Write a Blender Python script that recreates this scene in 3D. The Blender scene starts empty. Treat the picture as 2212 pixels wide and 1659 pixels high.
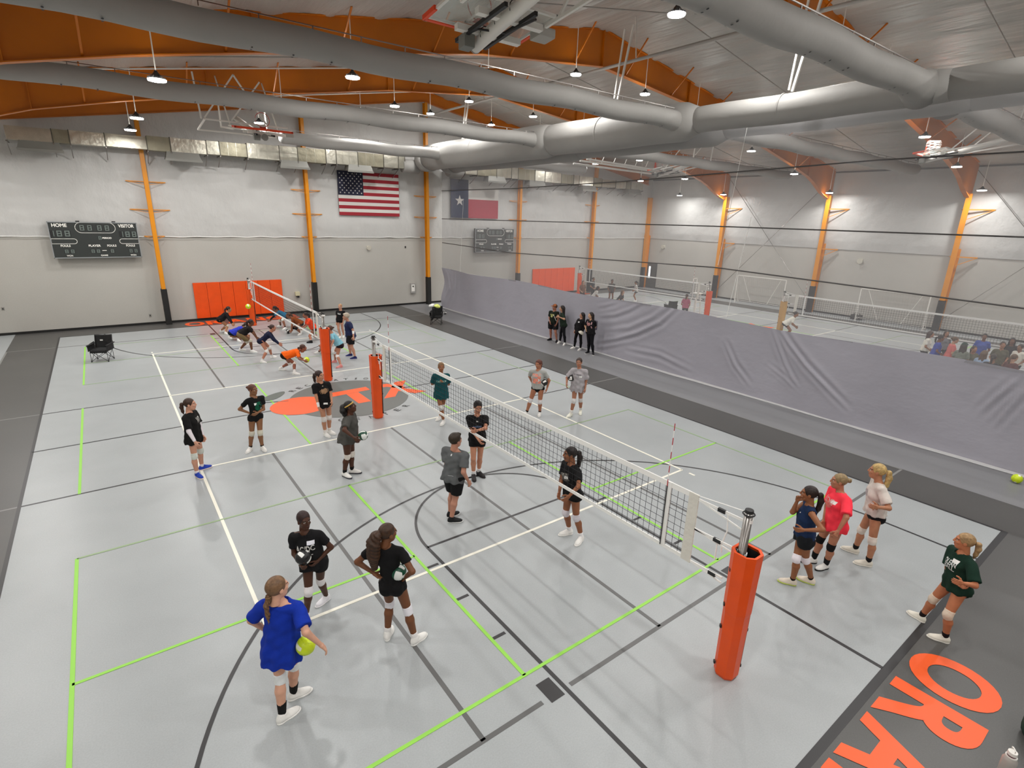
import bpy, bmesh, math, random
import numpy as np
import mathutils, mathutils.bvhtree
from mathutils import Vector, Matrix
random.seed(4); np.random.seed(4)
SC=bpy.context.scene; COL=SC.collection
# ------------------------------------------------------------------ camera
cam=bpy.data.cameras.new('camera'); co=bpy.data.objects.new('camera',cam); COL.objects.link(co); SC.camera=co
cam.sensor_fit='HORIZONTAL'; cam.sensor_width=36.0; cam.lens=1157.99/2212*36; cam.clip_start=.05; cam.clip_end=200
rx,uy,dz=Vector((0.801089,-0.597872,0.028382)),Vector((0.155433,0.253588,0.954743)),Vector((0.578011,0.760422,-0.296076))
co.matrix_world=Matrix(((rx.x,uy.x,-dz.x,-5.6275),(rx.y,uy.y,-dz.y,-1.5150),(rx.z,uy.z,-dz.z,5.5605),(0,0,0,1)))
# ------------------------------------------------------------------ world and exposure
w=bpy.data.worlds.new('world'); SC.world=w; w.use_nodes=True
w.node_tree.nodes['Background'].inputs[0].default_value=(.6,.65,.7,1); w.node_tree.nodes['Background'].inputs[1].default_value=.3
vs=SC.view_settings; vs.view_transform='Standard'; vs.look='None'; vs.gamma=1; vs.use_curve_mapping=False; vs.exposure=-0.05
LAMP_W=150.0        # watts of each high-bay lamp
# ------------------------------------------------------------------ materials
def lin(h):
    h=h.lstrip('#'); c=[int(h[i:i+2],16)/255 for i in(0,2,4)]
    return tuple(x/12.92 if x<=.04045 else ((x+.055)/1.055)**2.4 for x in c)+(1,)
MATS={}
def mat(name,col,rough=.6,metal=0,spec=.5,noise=None,bump=None,emit=None,alpha=None,sheen=0,trans=0,coord='Object'):
    if name in MATS: return MATS[name]
    m=bpy.data.materials.new(name); m.use_nodes=True; MATS[name]=m; nt=m.node_tree; b=nt.nodes['Principled BSDF']
    c=lin(col) if isinstance(col,str) else col
    b.inputs['Base Color'].default_value=c; b.inputs['Roughness'].default_value=rough; b.inputs['Metallic'].default_value=metal
    b.inputs['Specular IOR Level'].default_value=spec
    if sheen: b.inputs['Sheen Weight'].default_value=sheen
    if trans: b.inputs['Transmission Weight'].default_value=trans
    if emit: b.inputs['Emission Color'].default_value=lin(emit[0]); b.inputs['Emission Strength'].default_value=emit[1]
    if alpha is not None: b.inputs['Alpha'].default_value=alpha
    if noise or bump:
        tc=nt.nodes.new('ShaderNodeTexCoord')
    if noise:   # list of (scale, amount, detail) brightness variation layers
        prev=None; base=nt.nodes.new('ShaderNodeRGB'); base.outputs[0].default_value=c; prev=base.outputs[0]
        for sc,am,de in noise:
            n=nt.nodes.new('ShaderNodeTexNoise'); n.inputs['Scale'].default_value=sc; n.inputs['Detail'].default_value=de
            nt.links.new(tc.outputs[coord],n.inputs['Vector'])
            mr=nt.nodes.new('ShaderNodeMapRange'); mr.inputs['From Min'].default_value=.3; mr.inputs['From Max'].default_value=.7
            mr.inputs['To Min'].default_value=1-am; mr.inputs['To Max'].default_value=1+am
            nt.links.new(n.outputs['Fac'],mr.inputs['Value'])
            v=nt.nodes.new('ShaderNodeVectorMath'); v.operation='SCALE'; nt.links.new(prev,v.inputs[0]); nt.links.new(mr.outputs[0],v.inputs['Scale']); prev=v.outputs[0]
        nt.links.new(prev,b.inputs['Base Color'])
    if bump:    # (kind, scale, strength, distance, vec scale)
        k,sc,st,di,vsx=bump
        mp=nt.nodes.new('ShaderNodeMapping'); mp.inputs['Scale'].default_value=vsx; nt.links.new(tc.outputs[coord],mp.inputs['Vector'])
        n=nt.nodes.new('ShaderNodeTexNoise'); n.inputs['Scale'].default_value=sc; n.inputs['Detail'].default_value=4 if k!='wave' else 2
        if k=='ridge':
            n.inputs['Distortion'].default_value=.6
        nt.links.new(mp.outputs[0],n.inputs['Vector'])
        bp=nt.nodes.new('ShaderNodeBump'); bp.inputs['Strength'].default_value=st; bp.inputs['Distance'].default_value=di
        nt.links.new(n.outputs['Fac'],bp.inputs['Height']); nt.links.new(bp.outputs[0],b.inputs['Normal'])
    return m
def cloth(c,r=.85):
    if c.startswith('!'):
        return mat('print_'+c[1:],c[1:],r,noise=[(28,.22,3),(9,.12,1)])
    return mat('cloth_'+c.strip('#')+('' if r==.85 else 's'),c,r,spec=.25,noise=[(14,.06,3)],bump=('n',60,.25,.01,(1,1,1)))
def hair(c): return mat('hair_'+c.strip('#'),c,.5,spec=.4,noise=[(26,.35,4)],bump=('n',50,.5,.01,(1,1,.25)))
def skin_mats(c,brow):
    l=lin(c); lip=(min(1,l[0]*.82),l[1]*.55,l[2]*.55,1)
    return [mat('skin_'+c.strip('#'),c,.5,spec=.35,noise=[(11,.06,2)]),mat('lips_'+c.strip('#'),lip,.45),mat('eye_white','#c9c4bc',.3),mat('iris_'+brow.strip('#'),brow,.5)]
ORG=mat('orange_paint','#c26a06',.38,noise=[(1.2,.06,2)])
ORGC=mat('orange_column_paint','#d98a10',.35,noise=[(1.2,.05,2)])
PAD=mat('orange_vinyl','#e44f0a',.42,spec=.45,bump=('n',5,.35,.03,(1,1,1)),noise=[(3,.05,2)])
BLK=mat('black_vinyl','#141312',.5)
WHT=mat('white_paint','#e6e3dc',.45)
WTAPE=mat('white_tape','#efeeea',.7)
STEEL=mat('brushed_steel','#8d8985',.3,metal=.9)
GALV=mat('galvanised_steel','#b9b6a8',.33,metal=.85,noise=[(3,.12,4),(40,.06,2)],bump=('n',3,.35,.05,(1,1,1)))
BLKM=mat('black_metal','#1a1a1b',.45)
DUCT=mat('grey_duct_fabric','#9a9894',.62,spec=.3,noise=[(.8,.05,3)],bump=('n',2.2,.25,.05,(1,1,1)))
# ------------------------------------------------------------------ geometry helpers
class MB:
    def __init__(s): s.v=[];s.f=[]
    def add(s,vs,fs):
        o=len(s.v); s.v+= [tuple(map(float,v)) for v in vs]; s.f+=[tuple(i+o for i in f) for f in fs]; return s
    def box(s,a,b):
        (x0,y0,z0),(x1,y1,z1)=a,b
        return s.add([(x0,y0,z0),(x1,y0,z0),(x1,y1,z0),(x0,y1,z0),(x0,y0,z1),(x1,y0,z1),(x1,y1,z1),(x0,y1,z1)],[(3,2,1,0),(4,5,6,7),(0,1,5,4),(1,2,6,5),(2,3,7,6),(3,0,4,7)])
    def bar(s,a,b,w,h=None,up=(0,0,1)):
        a=Vector(a);b=Vector(b);h=h or w; d=(b-a).normalized(); u=Vector(up)
        if abs(d.dot(u))>.98: u=Vector((1,0,0))
        x=d.cross(u).normalized()*w/2; y=x.cross(d).normalized()*h/2
        return s.add([a-x-y,a+x-y,a+x+y,a-x+y,b-x-y,b+x-y,b+x+y,b-x+y],[(3,2,1,0),(4,5,6,7),(0,1,5,4),(1,2,6,5),(2,3,7,6),(3,0,4,7)])
    def tube(s,pts,r,n=12,caps=True):
        pts=[Vector(p) for p in pts]; rs=r if isinstance(r,(list,tuple)) else [r]*len(pts); rings=[]
        ref=Vector((0,0,1)); 
        if abs((pts[-1]-pts[0]).normalized().dot(ref))>.9: ref=Vector((1,0,0))
        V=[];Fc=[]
        for i,p in enumerate(pts):
            d=((pts[min(i+1,len(pts)-1)]-pts[max(i-1,0)])).normalized(); x=d.cross(ref).normalized(); y=x.cross(d)
            for k in range(n):
                a=2*math.pi*k/n; V.append(p+(x*math.cos(a)+y*math.sin(a))*rs[i])
        for i in range(len(pts)-1):
            for k in range(n): Fc.append((i*n+k,i*n+(k+1)%n,(i+1)*n+(k+1)%n,(i+1)*n+k))
        if caps: Fc.append(tuple(range(n))); Fc.append(tuple((len(pts)-1)*n+k for k in reversed(range(n))))
        return s.add(V,Fc)
    def prism(s,poly,z0,z1):
        n=len(poly); return s.add([(x,y,z0) for x,y in poly]+[(x,y,z1) for x,y in poly],[tuple(reversed(range(n))),tuple(range(n,2*n))]+[(i,(i+1)%n,n+(i+1)%n,n+i) for i in range(n)])
    def disc(s,c,r,nrm=(0,0,-1),n=16):
        c=Vector(c); d=Vector(nrm).normalized(); u=Vector((1,0,0)) if abs(d.x)<.9 else Vector((0,1,0)); x=d.cross(u).normalized();y=d.cross(x)
        return s.add([c+(x*math.cos(2*math.pi*k/n)+y*math.sin(2*math.pi*k/n))*r for k in range(n)],[tuple(range(n))])
    def build(s,name,m,parent=None,smooth=False,loc=None,bevel=0,kind=None,label=None):
        me=bpy.data.meshes.new(name); V=s.v
        if loc is not None: V=[(a-loc[0],b-loc[1],c-loc[2]) for a,b,c in V]
        me.from_pydata(V,[],s.f); me.materials.append(m); me.update()
        bm=bmesh.new(); bm.from_mesh(me); bmesh.ops.recalc_face_normals(bm,faces=bm.faces)
        if bevel: bmesh.ops.bevel(bm,geom=bm.edges[:],offset=bevel,segments=2,profile=.7,affect='EDGES')
        bm.to_mesh(me); bm.free()
        if smooth:
            for p in me.polygons: p.use_smooth=len(p.vertices)==4
        o=bpy.data.objects.new(name,me); COL.objects.link(o)
        if parent is not None: o.parent=parent
        if loc is not None and parent is None: o.location=loc
        if kind: o['kind']=kind
        if label: o['label']=label
        return o
def tag(o,label,cat,group=None):
    o['label']=label; o['category']=cat
    if group: o['group']=group
    return o
def thing(name,label,cat,loc=(0,0,0),rz=0,group=None):
    o=bpy.data.objects.new(name,None); COL.objects.link(o); o.location=loc; o.rotation_euler=(0,0,rz); return tag(o,label,cat,group)
def copy_tree(o,parent=None):
    c=o.copy(); COL.objects.link(c)
    if parent: c.parent=parent
    for ch in list(o.children): copy_tree(ch,c)
    return c
def shade_auto(o):
    for p in o.data.polygons: p.use_smooth=True
    return o
def text_flat(txt,w,h,sub=False,bold=.02):
    """flat lettering as (2-d vertices, faces) centred on 0, fitted to w x h"""
    cu=bpy.data.curves.new('t','FONT'); cu.body=txt; cu.size=1; cu.offset=bold; cu.resolution_u=(3 if sub else 8); cu.space_character=1.0
    ob=bpy.data.objects.new('t',cu); me=bpy.data.meshes.new_from_object(ob)
    if sub:
        bm=bmesh.new(); bm.from_mesh(me); 
        for _ in range(2):
            L=[e for e in bm.edges if e.calc_length()>.25]
            if L: bmesh.ops.subdivide_edges(bm,edges=L,cuts=1)
            bmesh.ops.triangulate(bm,faces=bm.faces)
        bm.to_mesh(me); bm.free()
    V=np.array([v.co[:2] for v in me.vertices]); Fc=[tuple(p.vertices) for p in me.polygons]
    bpy.data.objects.remove(ob); bpy.data.curves.remove(cu); bpy.data.meshes.remove(me)
    lo,hi=V.min(0),V.max(0); V=(V-(lo+hi)/2)/(hi-lo)*np.array((w,h)); return [tuple(v) for v in V],Fc
def text_obj(name,txt,w,h,org,xd,yd,m,parent,bold=.02,th=.0):
    vs,fs=text_flat(txt,w,h,bold=bold); org=Vector(org);xd=Vector(xd);yd=Vector(yd)
    return MB().add([org+xd*x+yd*y for x,y in vs],fs).build(name,m,parent)

# ------------------------------------------------------------------ figures
def U_(v): return v/(np.linalg.norm(v)+1e-12)
class Field:
    """signed-distance grid, sampled only near each primitive"""
    def __init__(s, lo, hi, h):
        s.h=h; s.o=np.array(lo,float); s.n=np.maximum(np.ceil((np.array(hi)-s.o)/h).astype(int)+1,3)
        s.F=np.full(tuple(s.n),0.25,np.float32)
    def box(s, lo, hi):
        a=np.clip(np.floor((lo-s.o)/s.h).astype(int),0,s.n-1); b=np.clip(np.ceil((hi-s.o)/s.h).astype(int)+1,1,s.n)
        sl=tuple(slice(int(a[i]),int(b[i])) for i in range(3))
        ax=[(s.o[i]+s.h*np.arange(a[i],b[i])).astype(np.float32) for i in range(3)]
        X=np.stack(np.meshgrid(*ax,indexing='ij'),-1) if all(len(q) for q in ax) else None
        return sl,X
    def add(s, fn, lo, hi, k=0.03, pad=0.07):
        sl,X=s.box(np.array(lo)-pad,np.array(hi)+pad)
        if X is None: return
        d=fn(X); f=s.F[sl]
        if k>0:
            h=np.clip(0.5+0.5*(f-d)/k,0,1); s.F[sl]=f+(d-f)*h-k*h*(1-h)
        else: s.F[sl]=np.minimum(f,d)
    def sub(s, fn, lo, hi, pad=0.03):
        sl,X=s.box(np.array(lo)-pad,np.array(hi)+pad)
        if X is None: return
        s.F[sl]=np.maximum(s.F[sl],-fn(X))
    def cone(s,a,b,ra,rb,k=0.03):
        a=np.array(a,float);b=np.array(b,float);r=max(ra,rb)
        def fn(X):
            v=b-a; L=v@v+1e-9; t=np.clip(((X-a)@v)/L,0,1); return np.linalg.norm(X-a-t[...,None]*v,axis=-1)-(ra+(rb-ra)*t)
        s.add(fn,np.minimum(a,b)-r,np.maximum(a,b)+r,k)
    def ell(s,c,M,r,k=0.03):
        c=np.array(c,float);r=np.array(r,float);m=max(r)
        def fn(X):
            q=((X-c)@M.T)/r; l=np.linalg.norm(q,axis=-1); g=np.linalg.norm(q/r,axis=-1)+1e-6
            return l*(l-1)/g
        s.add(fn,c-m,c+m,k)
    def col(s,a,b,M,ra,rb,k=0.03):
        a=np.array(a,float);b=np.array(b,float); v=b-a; L=np.linalg.norm(v); u=v/L; x=U_(M[0]-u*(M[0]@u)); y=np.cross(u,x); m=max(*ra,*rb)
        def fn(X):
            d=X-a; t=np.clip((d@u)/L,0,1); rx=ra[0]+(rb[0]-ra[0])*t; ry=ra[1]+(rb[1]-ra[1])*t; ax=(d@u)-t*L; mn=np.minimum(rx,ry)
            return (np.sqrt(((d@x)/rx)**2+((d@y)/ry)**2+(ax/mn)**2)-1)*mn
        s.add(fn,np.minimum(a,b)-m,np.maximum(a,b)+m,k)
    def plane(s,p,n):
        """keep the side n points to"""
        sl,X=s.box(s.o-1,s.o+s.h*s.n+1); s.F=np.maximum(s.F,-((X-np.array(p))@np.array(n)).astype(np.float32))
    def mesh(s):
        F=s.F; F[[0,-1]]=.2;F[:,[0,-1]]=.2;F[:,:,[0,-1]]=.2
        S=F<0; n=F.shape
        c=[S[i:n[0]-1+i,j:n[1]-1+j,k:n[2]-1+k] for i in(0,1) for j in(0,1) for k in(0,1)]
        tot=sum(q.astype(np.int8) for q in c); act=(tot>0)&(tot<8)
        ids=np.argwhere(act); 
        if len(ids)==0: return np.zeros((0,3)),np.zeros((0,4),int)
        idx=np.full(act.shape,-1,np.int64); idx[act]=np.arange(len(ids))
        P=np.zeros((len(ids),3)); W=np.zeros(len(ids))
        cor=[(i,j,k) for i in(0,1) for j in(0,1) for k in(0,1)]
        vals=[F[ids[:,0]+a,ids[:,1]+b,ids[:,2]+d] for a,b,d in cor]
        for x in range(8):
            for y in range(x+1,8):
                df=[abs(cor[x][q]-cor[y][q]) for q in range(3)]
                if sum(df)!=1: continue
                fa,fb=vals[x],vals[y]; m=(fa<0)!=(fb<0)
                t=np.where(m,fa/(fa-fb+1e-12),0)
                A=np.array(cor[x]);B=np.array(cor[y])
                P+=m[:,None]*(A+t[:,None]*(B-A)); W+=m
        V=s.o+s.h*(ids+P/W[:,None])
        Q=[]
        for ax in range(3):
            a,b=[(1,2),(2,0),(0,1)][ax]
            sl0=[slice(None)]*3;sl1=[slice(None)]*3; sl0[ax]=slice(0,-1);sl1[ax]=slice(1,None)
            A=S[tuple(sl0)];B=S[tuple(sl1)]
            e=np.argwhere(A!=B); ok=(e[:,a]>0)&(e[:,b]>0)&(e[:,a]<n[a]-1)&(e[:,b]<n[b]-1); e=e[ok]
            def g(da,db):
                q=e.copy(); q[:,a]-=da; q[:,b]-=db; return idx[q[:,0],q[:,1],q[:,2]]
            q=np.stack([g(1,1),g(0,1),g(0,0),g(1,0)],1)
            fl=~A[e[:,0],e[:,1],e[:,2]]; q[fl]=q[fl][:,::-1]
            Q.append(q)
        Q=np.concatenate(Q); Q=Q[(Q>=0).all(1)]
        return V,Q
def mesh_np(name,V,Q,mats,fm=None,smooth=True):
    me=bpy.data.meshes.new(name); V=np.asarray(V,np.float32); Q=np.asarray(Q,np.int32)
    me.vertices.add(len(V)); me.vertices.foreach_set('co',V.ravel())
    me.loops.add(Q.size); me.loops.foreach_set('vertex_index',Q.ravel())
    me.polygons.add(len(Q)); me.polygons.foreach_set('loop_start',np.arange(len(Q),dtype=np.int32)*Q.shape[1]); 
    for m in mats: me.materials.append(m)
    if fm is not None: me.polygons.foreach_set('material_index',np.asarray(fm,np.int32))
    if smooth: me.polygons.foreach_set('use_smooth',np.ones(len(Q),bool))
    me.update(calc_edges=True); return me
def obj_np(name,V,Q,mats,parent=None,fm=None,origin=None):
    if origin is not None: V=V-np.asarray(origin)
    o=bpy.data.objects.new(name,mesh_np(name,V,Q,mats,fm)); COL.objects.link(o)
    if parent: o.parent=parent
    return o
I3=np.eye(3)
def head_mesh(h):
    f=Field((-.11,-.14,-.16),(.11,.14,.15),h)
    f.ell((0,-.014,.03),I3,(.073,.094,.088),.02)
    f.ell((0,.022,-.045),I3,(.055,.066,.072),.03)
    f.ell((0,.045,-.088),I3,(.026,.03,.022),.03)
    f.cone((0,.088,.022),(0,.103,-.016),.008,.012,.012)
    f.cone((-.012,.09,-.02),(.012,.09,-.02),.009,.009,.01)
    f.cone((-.036,.07,.03),(.036,.07,.03),.013,.013,.02)
    f.ell((-.036,.062,-.018),I3,(.02,.02,.018),.02); f.ell((.036,.062,-.018),I3,(.02,.02,.018),.02)
    for s in(-1,1):
        c=np.array((s*.032,.096,.012)); f.sub(lambda X:np.linalg.norm(X-c,axis=-1)-.017,c-.02,c+.02)
        f.ell((s*.032,.073,.011),I3,(.013,.013,.011),.004)
        f.ell((s*.075,-.008,-.005),I3,(.009,.02,.031),.01)
    f.ell((0,.087,-.047),I3,(.022,.009,.005),.008); f.ell((0,.086,-.057),I3,(.019,.009,.006),.008)
    f.cone((0,-.03,-.07),(0,-.045,-.15),.05,.052,.03)
    V,Q=f.mesh(); c=V[Q].mean(1); fm=np.zeros(len(Q),int)
    lip=(np.abs(c[:,0])<.023)&(np.abs(c[:,2]+.052)<.010)&(c[:,1]>.082); fm[lip]=1
    for s in(-1,1):
        r=np.hypot(c[:,0]-s*.032,(c[:,2]-.011)*1.5); e=(r<.0135)&(c[:,1]>.07); fm[e]=2
        fm[(np.hypot(c[:,0]-s*.032,c[:,2]-.011)<.0065)&(c[:,1]>.07)]=3
        fm[(np.abs(c[:,0]-s*.034)<.019)&(np.abs(c[:,2]-.036+.15*np.abs(np.abs(c[:,0])-.03))<.0045)&(c[:,1]>.05)]=3
    return V,Q,fm
def hand_mesh(h,curl):
    """right hand, wrist at origin, fingers +y, thumb -x, palm faces -z"""
    f=Field((-.09,-.04,-.11),(.07,.21,.05),h)
    f.cone((0,-.03,0),(0,.02,0),.023,.026,.01)
    for i,(x,L) in enumerate(((-.03,.072),(-.010,.080),(.011,.075),(.030,.06))):
        kn=np.array((x,.088-abs(x-.0)*.12,0)); f.cone((x*.55,.02,0),kn,.0155,.0125,.014)
        a=curl*(1+.12*i); d=0.; q=kn; seg=(L*.45,L*.3,L*.25)
        for j in range(3):
            d+=a*(.8,1.1,.7)[j]; n=q+seg[j]*np.array((x*.6,math.cos(d),-math.sin(d)))
            f.cone(q,n,.0098-.0009*j,.0092-.0009*j,.004); q=n
    q=np.array((-.02,.025,-.004)); c=curl*.5
    for L,r,v in((.045,.0145,(-.75,.62,-.25-c*.4)),(.033,.0115,(-.45,.85,-.3-c*.5)),(.026,.0105,(-.2,.9,-.35-c*.6))):
        n=q+U_(np.array(v))*L; f.cone(q,n,r,r*.9,.008); q=n
    return f.mesh()
HEADS={};HANDS={}
def frame(y,z):
    y=U_(y); x=U_(np.cross(y,z)); z=np.cross(x,y); return np.stack([x,y,z])   # rows
def shoe_mesh(h):
    f=Field((-.07,-.1,-.02),(.07,.22,.14),h)
    f.ell((0,.115,.030),I3,(.044,.078,.036),.02); f.ell((0,.055,.038),I3,(.040,.075,.042),.03); f.ell((0,-.018,.042),I3,(.036,.050,.056),.03)
    f.cone((0,-.008,.065),(0,-.002,.092),.037,.038,.03); f.cone((0,.03,.088),(0,.10,.052),.025,.022,.02)
    f.plane((0,0,.018),(0,0,1)); U=f.mesh()
    g=Field((-.07,-.1,-.02),(.07,.22,.05),h)
    g.ell((0,.105,.012),I3,(.049,.1,.05),.02); g.ell((0,-.012,.012),I3,(.038,.054,.05),.03)
    g.plane((0,0,.0),(0,0,1)); g.plane((0,0,.024),(0,0,-1)); S=g.mesh()
    l=Field((-.05,0,.03),(.05,.15,.12),h)
    for i in range(4):
        y=.045+i*.022; z=.088-i*.013; l.cone((-.02,y,z),(.02,y+.006,z),.005,.005,0)
    return U,S,l.mesh()
SHOES={}
def person(name_key,P,fine,spec):
    """P: joints (metres, world).  spec: colours and clothing."""
    H,wide,male=P[0:3]; it=iter(range(3,len(P),3))
    g=lambda: np.array(P[(i:=next(it)):i+3],float)
    hp,nk,hd,F,LD=g(),g(),g(),g(),g()
    SL,SR,EL,ER,WL,WR,IL,IR,KL,KR,AL,AR,DL,DR=[g() for _ in range(14)]
    s=H/1.70; U=U_(nk-hp); R=U_(np.cross(F,U)); Fw=np.cross(U,R); M=np.stack([R,Fw,U]); tl=np.linalg.norm(nk-hp)
    hd=nk+(hd-nk)*.985
    h=fine; base=(AL+AR)/2; base[2]=0
    root=bpy.data.objects.new('person',None); COL.objects.link(root); root.location=base
    root['label']=spec['label']; root['category']='person'
    if spec.get('group'): root['group']=spec['group']
    allp=np.array([hp,nk,hd,SL,SR,EL,ER,WL,WR,KL,KR,AL,AR]); lo=allp.min(0)-.25; hi=allp.max(0)+.25
    at=lambda t,f=0.,r=0.: hp+U*(t*tl)+Fw*f*s+R*r*s
    def torso(f,o,hem=None):
        w=wide; k=.04
        f.ell(at(-.02,-.01),M,np.array((.148*w+o,.102*w+o,.125+o))*s,k)
        f.ell(at(.30,.0),M,np.array((.118*w+o,.090*w+o,.15+o))*s,k)
        f.ell(at(.66,.0),M,np.array((.142*w+o,.100*w+o,.16+o))*s,k)
        f.cone(SL+R*.03*s,SR-R*.03*s,(.050+o)*s,(.050+o)*s,k)
        f.cone(at(.86),(SL+SR)/2+U*.02,(.085+o)*s,(.06+o)*s,k)
        f.cone(SL+R*.04*s,nk-U*.015*s,(.04+o)*s,(.048+o)*s,k); f.cone(SR-R*.04*s,nk-U*.015*s,(.04+o)*s,(.048+o)*s,k)
        for q in(-1,1):
            f.ell(at(-.10,-.065,q*.07),M,np.array((.078+o,.072+o,.085+o))*s*w,k)
            if not male: f.ell(at(.66,.075,q*.062),M,np.array((.052+o,.046+o,.055+o))*s*w,.03)
        if male: f.cone(at(.72,.045,-.06),at(.72,.045,.06),(.065+o)*s,(.065+o)*s,.03)
    def seg(f,a,b,ra,rb,t0=0,t1=1,o=0,k=.02):
        f.cone(a+(b-a)*t0,a+(b-a)*t1,(ra+(rb-ra)*t0+o)*s,(ra+(rb-ra)*t1+o)*s,k)
    TW=1+(wide-1)*1.3
    def thigh(f,I,K,t1=1,o=0):
        seg(f,I+U*.0,K,.084*TW,.053*(1+(TW-1)*.6),0,t1,o,.03)
    def shank(f,K,A,t0=0,t1=1,o=0):
        v=A-K; back=U_(np.cross(np.cross(v,Fw),v))*-.012*s
        if t0<.35:
            m=K+v*.33+back; f.cone(K+v*t0,m,(.050+o)*s,(.056*(1+(TW-1)*.5)+o)*s,.02)
            f.cone(m,K+v*min(t1,1),(.056*(1+(TW-1)*.5)+o)*s,(.035+o+.021*(1-min(t1,1)))*s,.02)
        else: f.cone(K+v*t0,K+v*t1,(.035+.02*(1-t0)/.65+o)*s,(.034+.02*(1-t1)/.65+o)*s,.02)
    def arm(f,S,E,W,o=0,up=1,lo=(0,1)):
        wv=1+(wide-1)
        if up>0: seg(f,S,E,.047*wv,.038*wv,0,up,o)
        if lo: 
            v=W-E; seg(f,E,W,.039*wv,.024,lo[0],lo[1],o)
    sk=skin_mats(spec['skin'],spec.get('brow','#1d130c'))
    f=Field(lo,hi,h)
    torso(f,0); 
    for a,b in((IL,KL),(IR,KR)): thigh(f,a,b)
    for a,b,d in((KL,AL,DL),(KR,AR,DR)):
        shank(f,a,b); f.cone(b,b+np.array(d)*.04+np.array((0,0,-.03)),.030*s,.026*s,.02)
    for a,b,c in((SL,EL,WL),(SR,ER,WR)): arm(f,a,b,c)
    f.cone(nk-U*.03*s,nk+(hd-nk)*.55-LD*.012,.052*s,.048*s,.03)
    V,Q=f.mesh()
    # head
    hz=U_(U_(hd-nk)*.55+np.array((0,0,1.))*.75+0*U); HF=frame(LD,hz)      # rows x,y,z (right, forward, up)
    HF=np.stack([np.cross(HF[1],HF[2]),HF[1],HF[2]]); hk='f' if fine<.016 else 'c'
    if hk not in HEADS: HEADS[hk]=head_mesh(.0052 if hk=='f' else .010)
    hv,hq,hm=HEADS[hk]; hs=s*1.08; toW=lambda q: hd+(q*hs)@HF
    parts=[(V,Q,np.zeros(len(Q),int)),(toW(hv),hq,hm)]
    curl=spec.get('curl',(.38,.38)); hk2='f' if fine<.016 else 'c'
    for side,(E,W,cu) in enumerate(((EL,WL,curl[0]),(ER,WR,curl[1]))):
        key=(hk2,round(cu,1))
        if key not in HANDS: HANDS[key]=hand_mesh(.0042 if hk2=='f' else .008,key[1])
        v,q=HANDS[key]; v=v*(s*.98)
        if side==0: v=v*np.array((-1,1,1)); q=q[:,::-1]
        y=U_(W-E); y=U_(y+np.array(spec.get('hdir',(0,0,0))))
        inward=(R if side==0 else -R); pn=spec.get('palm',[None,None])[side]
        pal=inward if pn is None else (Fw*pn[0]+R*pn[1]+U*pn[2])
        z=-pal; z=U_(z-y*(z@y)); x=np.cross(y,z)
        parts.append((W+v@np.stack([x,y,z]),q,np.zeros(len(q),int)))
    off=0;VV=[];QQ=[];MM=[]
    for v,q,m in parts: VV.append(v);QQ.append(q+off);MM.append(m);off+=len(v)
    obj_np('body',np.concatenate(VV),np.concatenate(QQ),sk,root,np.concatenate(MM),base)
    # ---- shirt
    seed=abs(hash(name_key))%97 if False else sum(map(ord,name_key))
    if spec.get('top'):
        tp=spec['top']; o=tp.get('o',.016); f=Field(lo,hi,h*.95); torso(f,.006+o*.55)
        hem=tp.get('hem',-.32); fl=tp.get('flare',.03); w=wide
        if o>=.015:
            f.col(at(.66,.012),at(hem-.12,-.008),M,((.142*w+o*.8)*s,(.112*w+o*.7)*s),((.158*w+o+fl)*s,(.128*w+o+fl)*s),.05)
        nrm=U_(U*.85+Fw*tp.get('tilt',0)+np.array((0,0,.3))); f.plane(at(hem),nrm)
        sl=tp.get('sleeve',.62)
        neckc=nk+U*.03*s+Fw*.012*s
        f.plane(nk+U*.022*s-Fw*0.02,-U_(U-Fw*.35))
        def nf(X):
            v=U; d=X-neckc; r=d-((d@v)[...,None])*v; return np.linalg.norm(r,axis=-1)-.062*s
        f.sub(nf,neckc-.09,neckc+.07)
        if sl<=0:
            for S_,E_ in((SL,EL),(SR,ER)):
                def sf(X,S_=S_,E_=E_):
                    v=E_-S_; L=v@v; t=np.clip(((X-S_)@v)/L,0.02,1.2); return np.linalg.norm(X-S_-t[...,None]*v,axis=-1)-.056*s
                f.sub(sf,np.minimum(S_,E_)-.07,np.maximum(S_,E_)+.07)
        else:
            for S_,E_,W_ in((SL,EL,WL),(SR,ER,WR)):
                u1=min(sl,1.0); oo=.004+tp.get('so',.006)*.8
                g2=Field(np.minimum(np.minimum(S_,E_),W_)-.13,np.maximum(np.maximum(S_,E_),W_)+.13,h*.95)
                seg(g2,S_,E_,.048*wide,.047*wide+tp.get('so',.006)*.5,0,min(u1*1.15,1.05),oo)
                if u1<1: g2.plane(S_+(E_-S_)*u1,-(U_(E_-S_)))
                if sl>1: seg(g2,E_,W_,.040*wide,.027,0,min(sl-1,.97),oo*.8)
                # merge into main grid by re-evaluating there
                def mf(X,g2=g2):
                    q=np.clip(((X-g2.o)/g2.h),0,np.array(g2.n)-1.001); i=q.astype(int); t=q-i
                    r=0
                    for a in(0,1):
                        for b in(0,1):
                            for c in(0,1):
                                w=(t[...,0] if a else 1-t[...,0])*(t[...,1] if b else 1-t[...,1])*(t[...,2] if c else 1-t[...,2])
                                r=r+w*g2.F[i[...,0]+a,i[...,1]+b,i[...,2]+c]
                    return r
                f.add(mf,g2.o,g2.o+g2.h*np.array(g2.n),.012,pad=-.02)
        V,Q=f.mesh()
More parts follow.
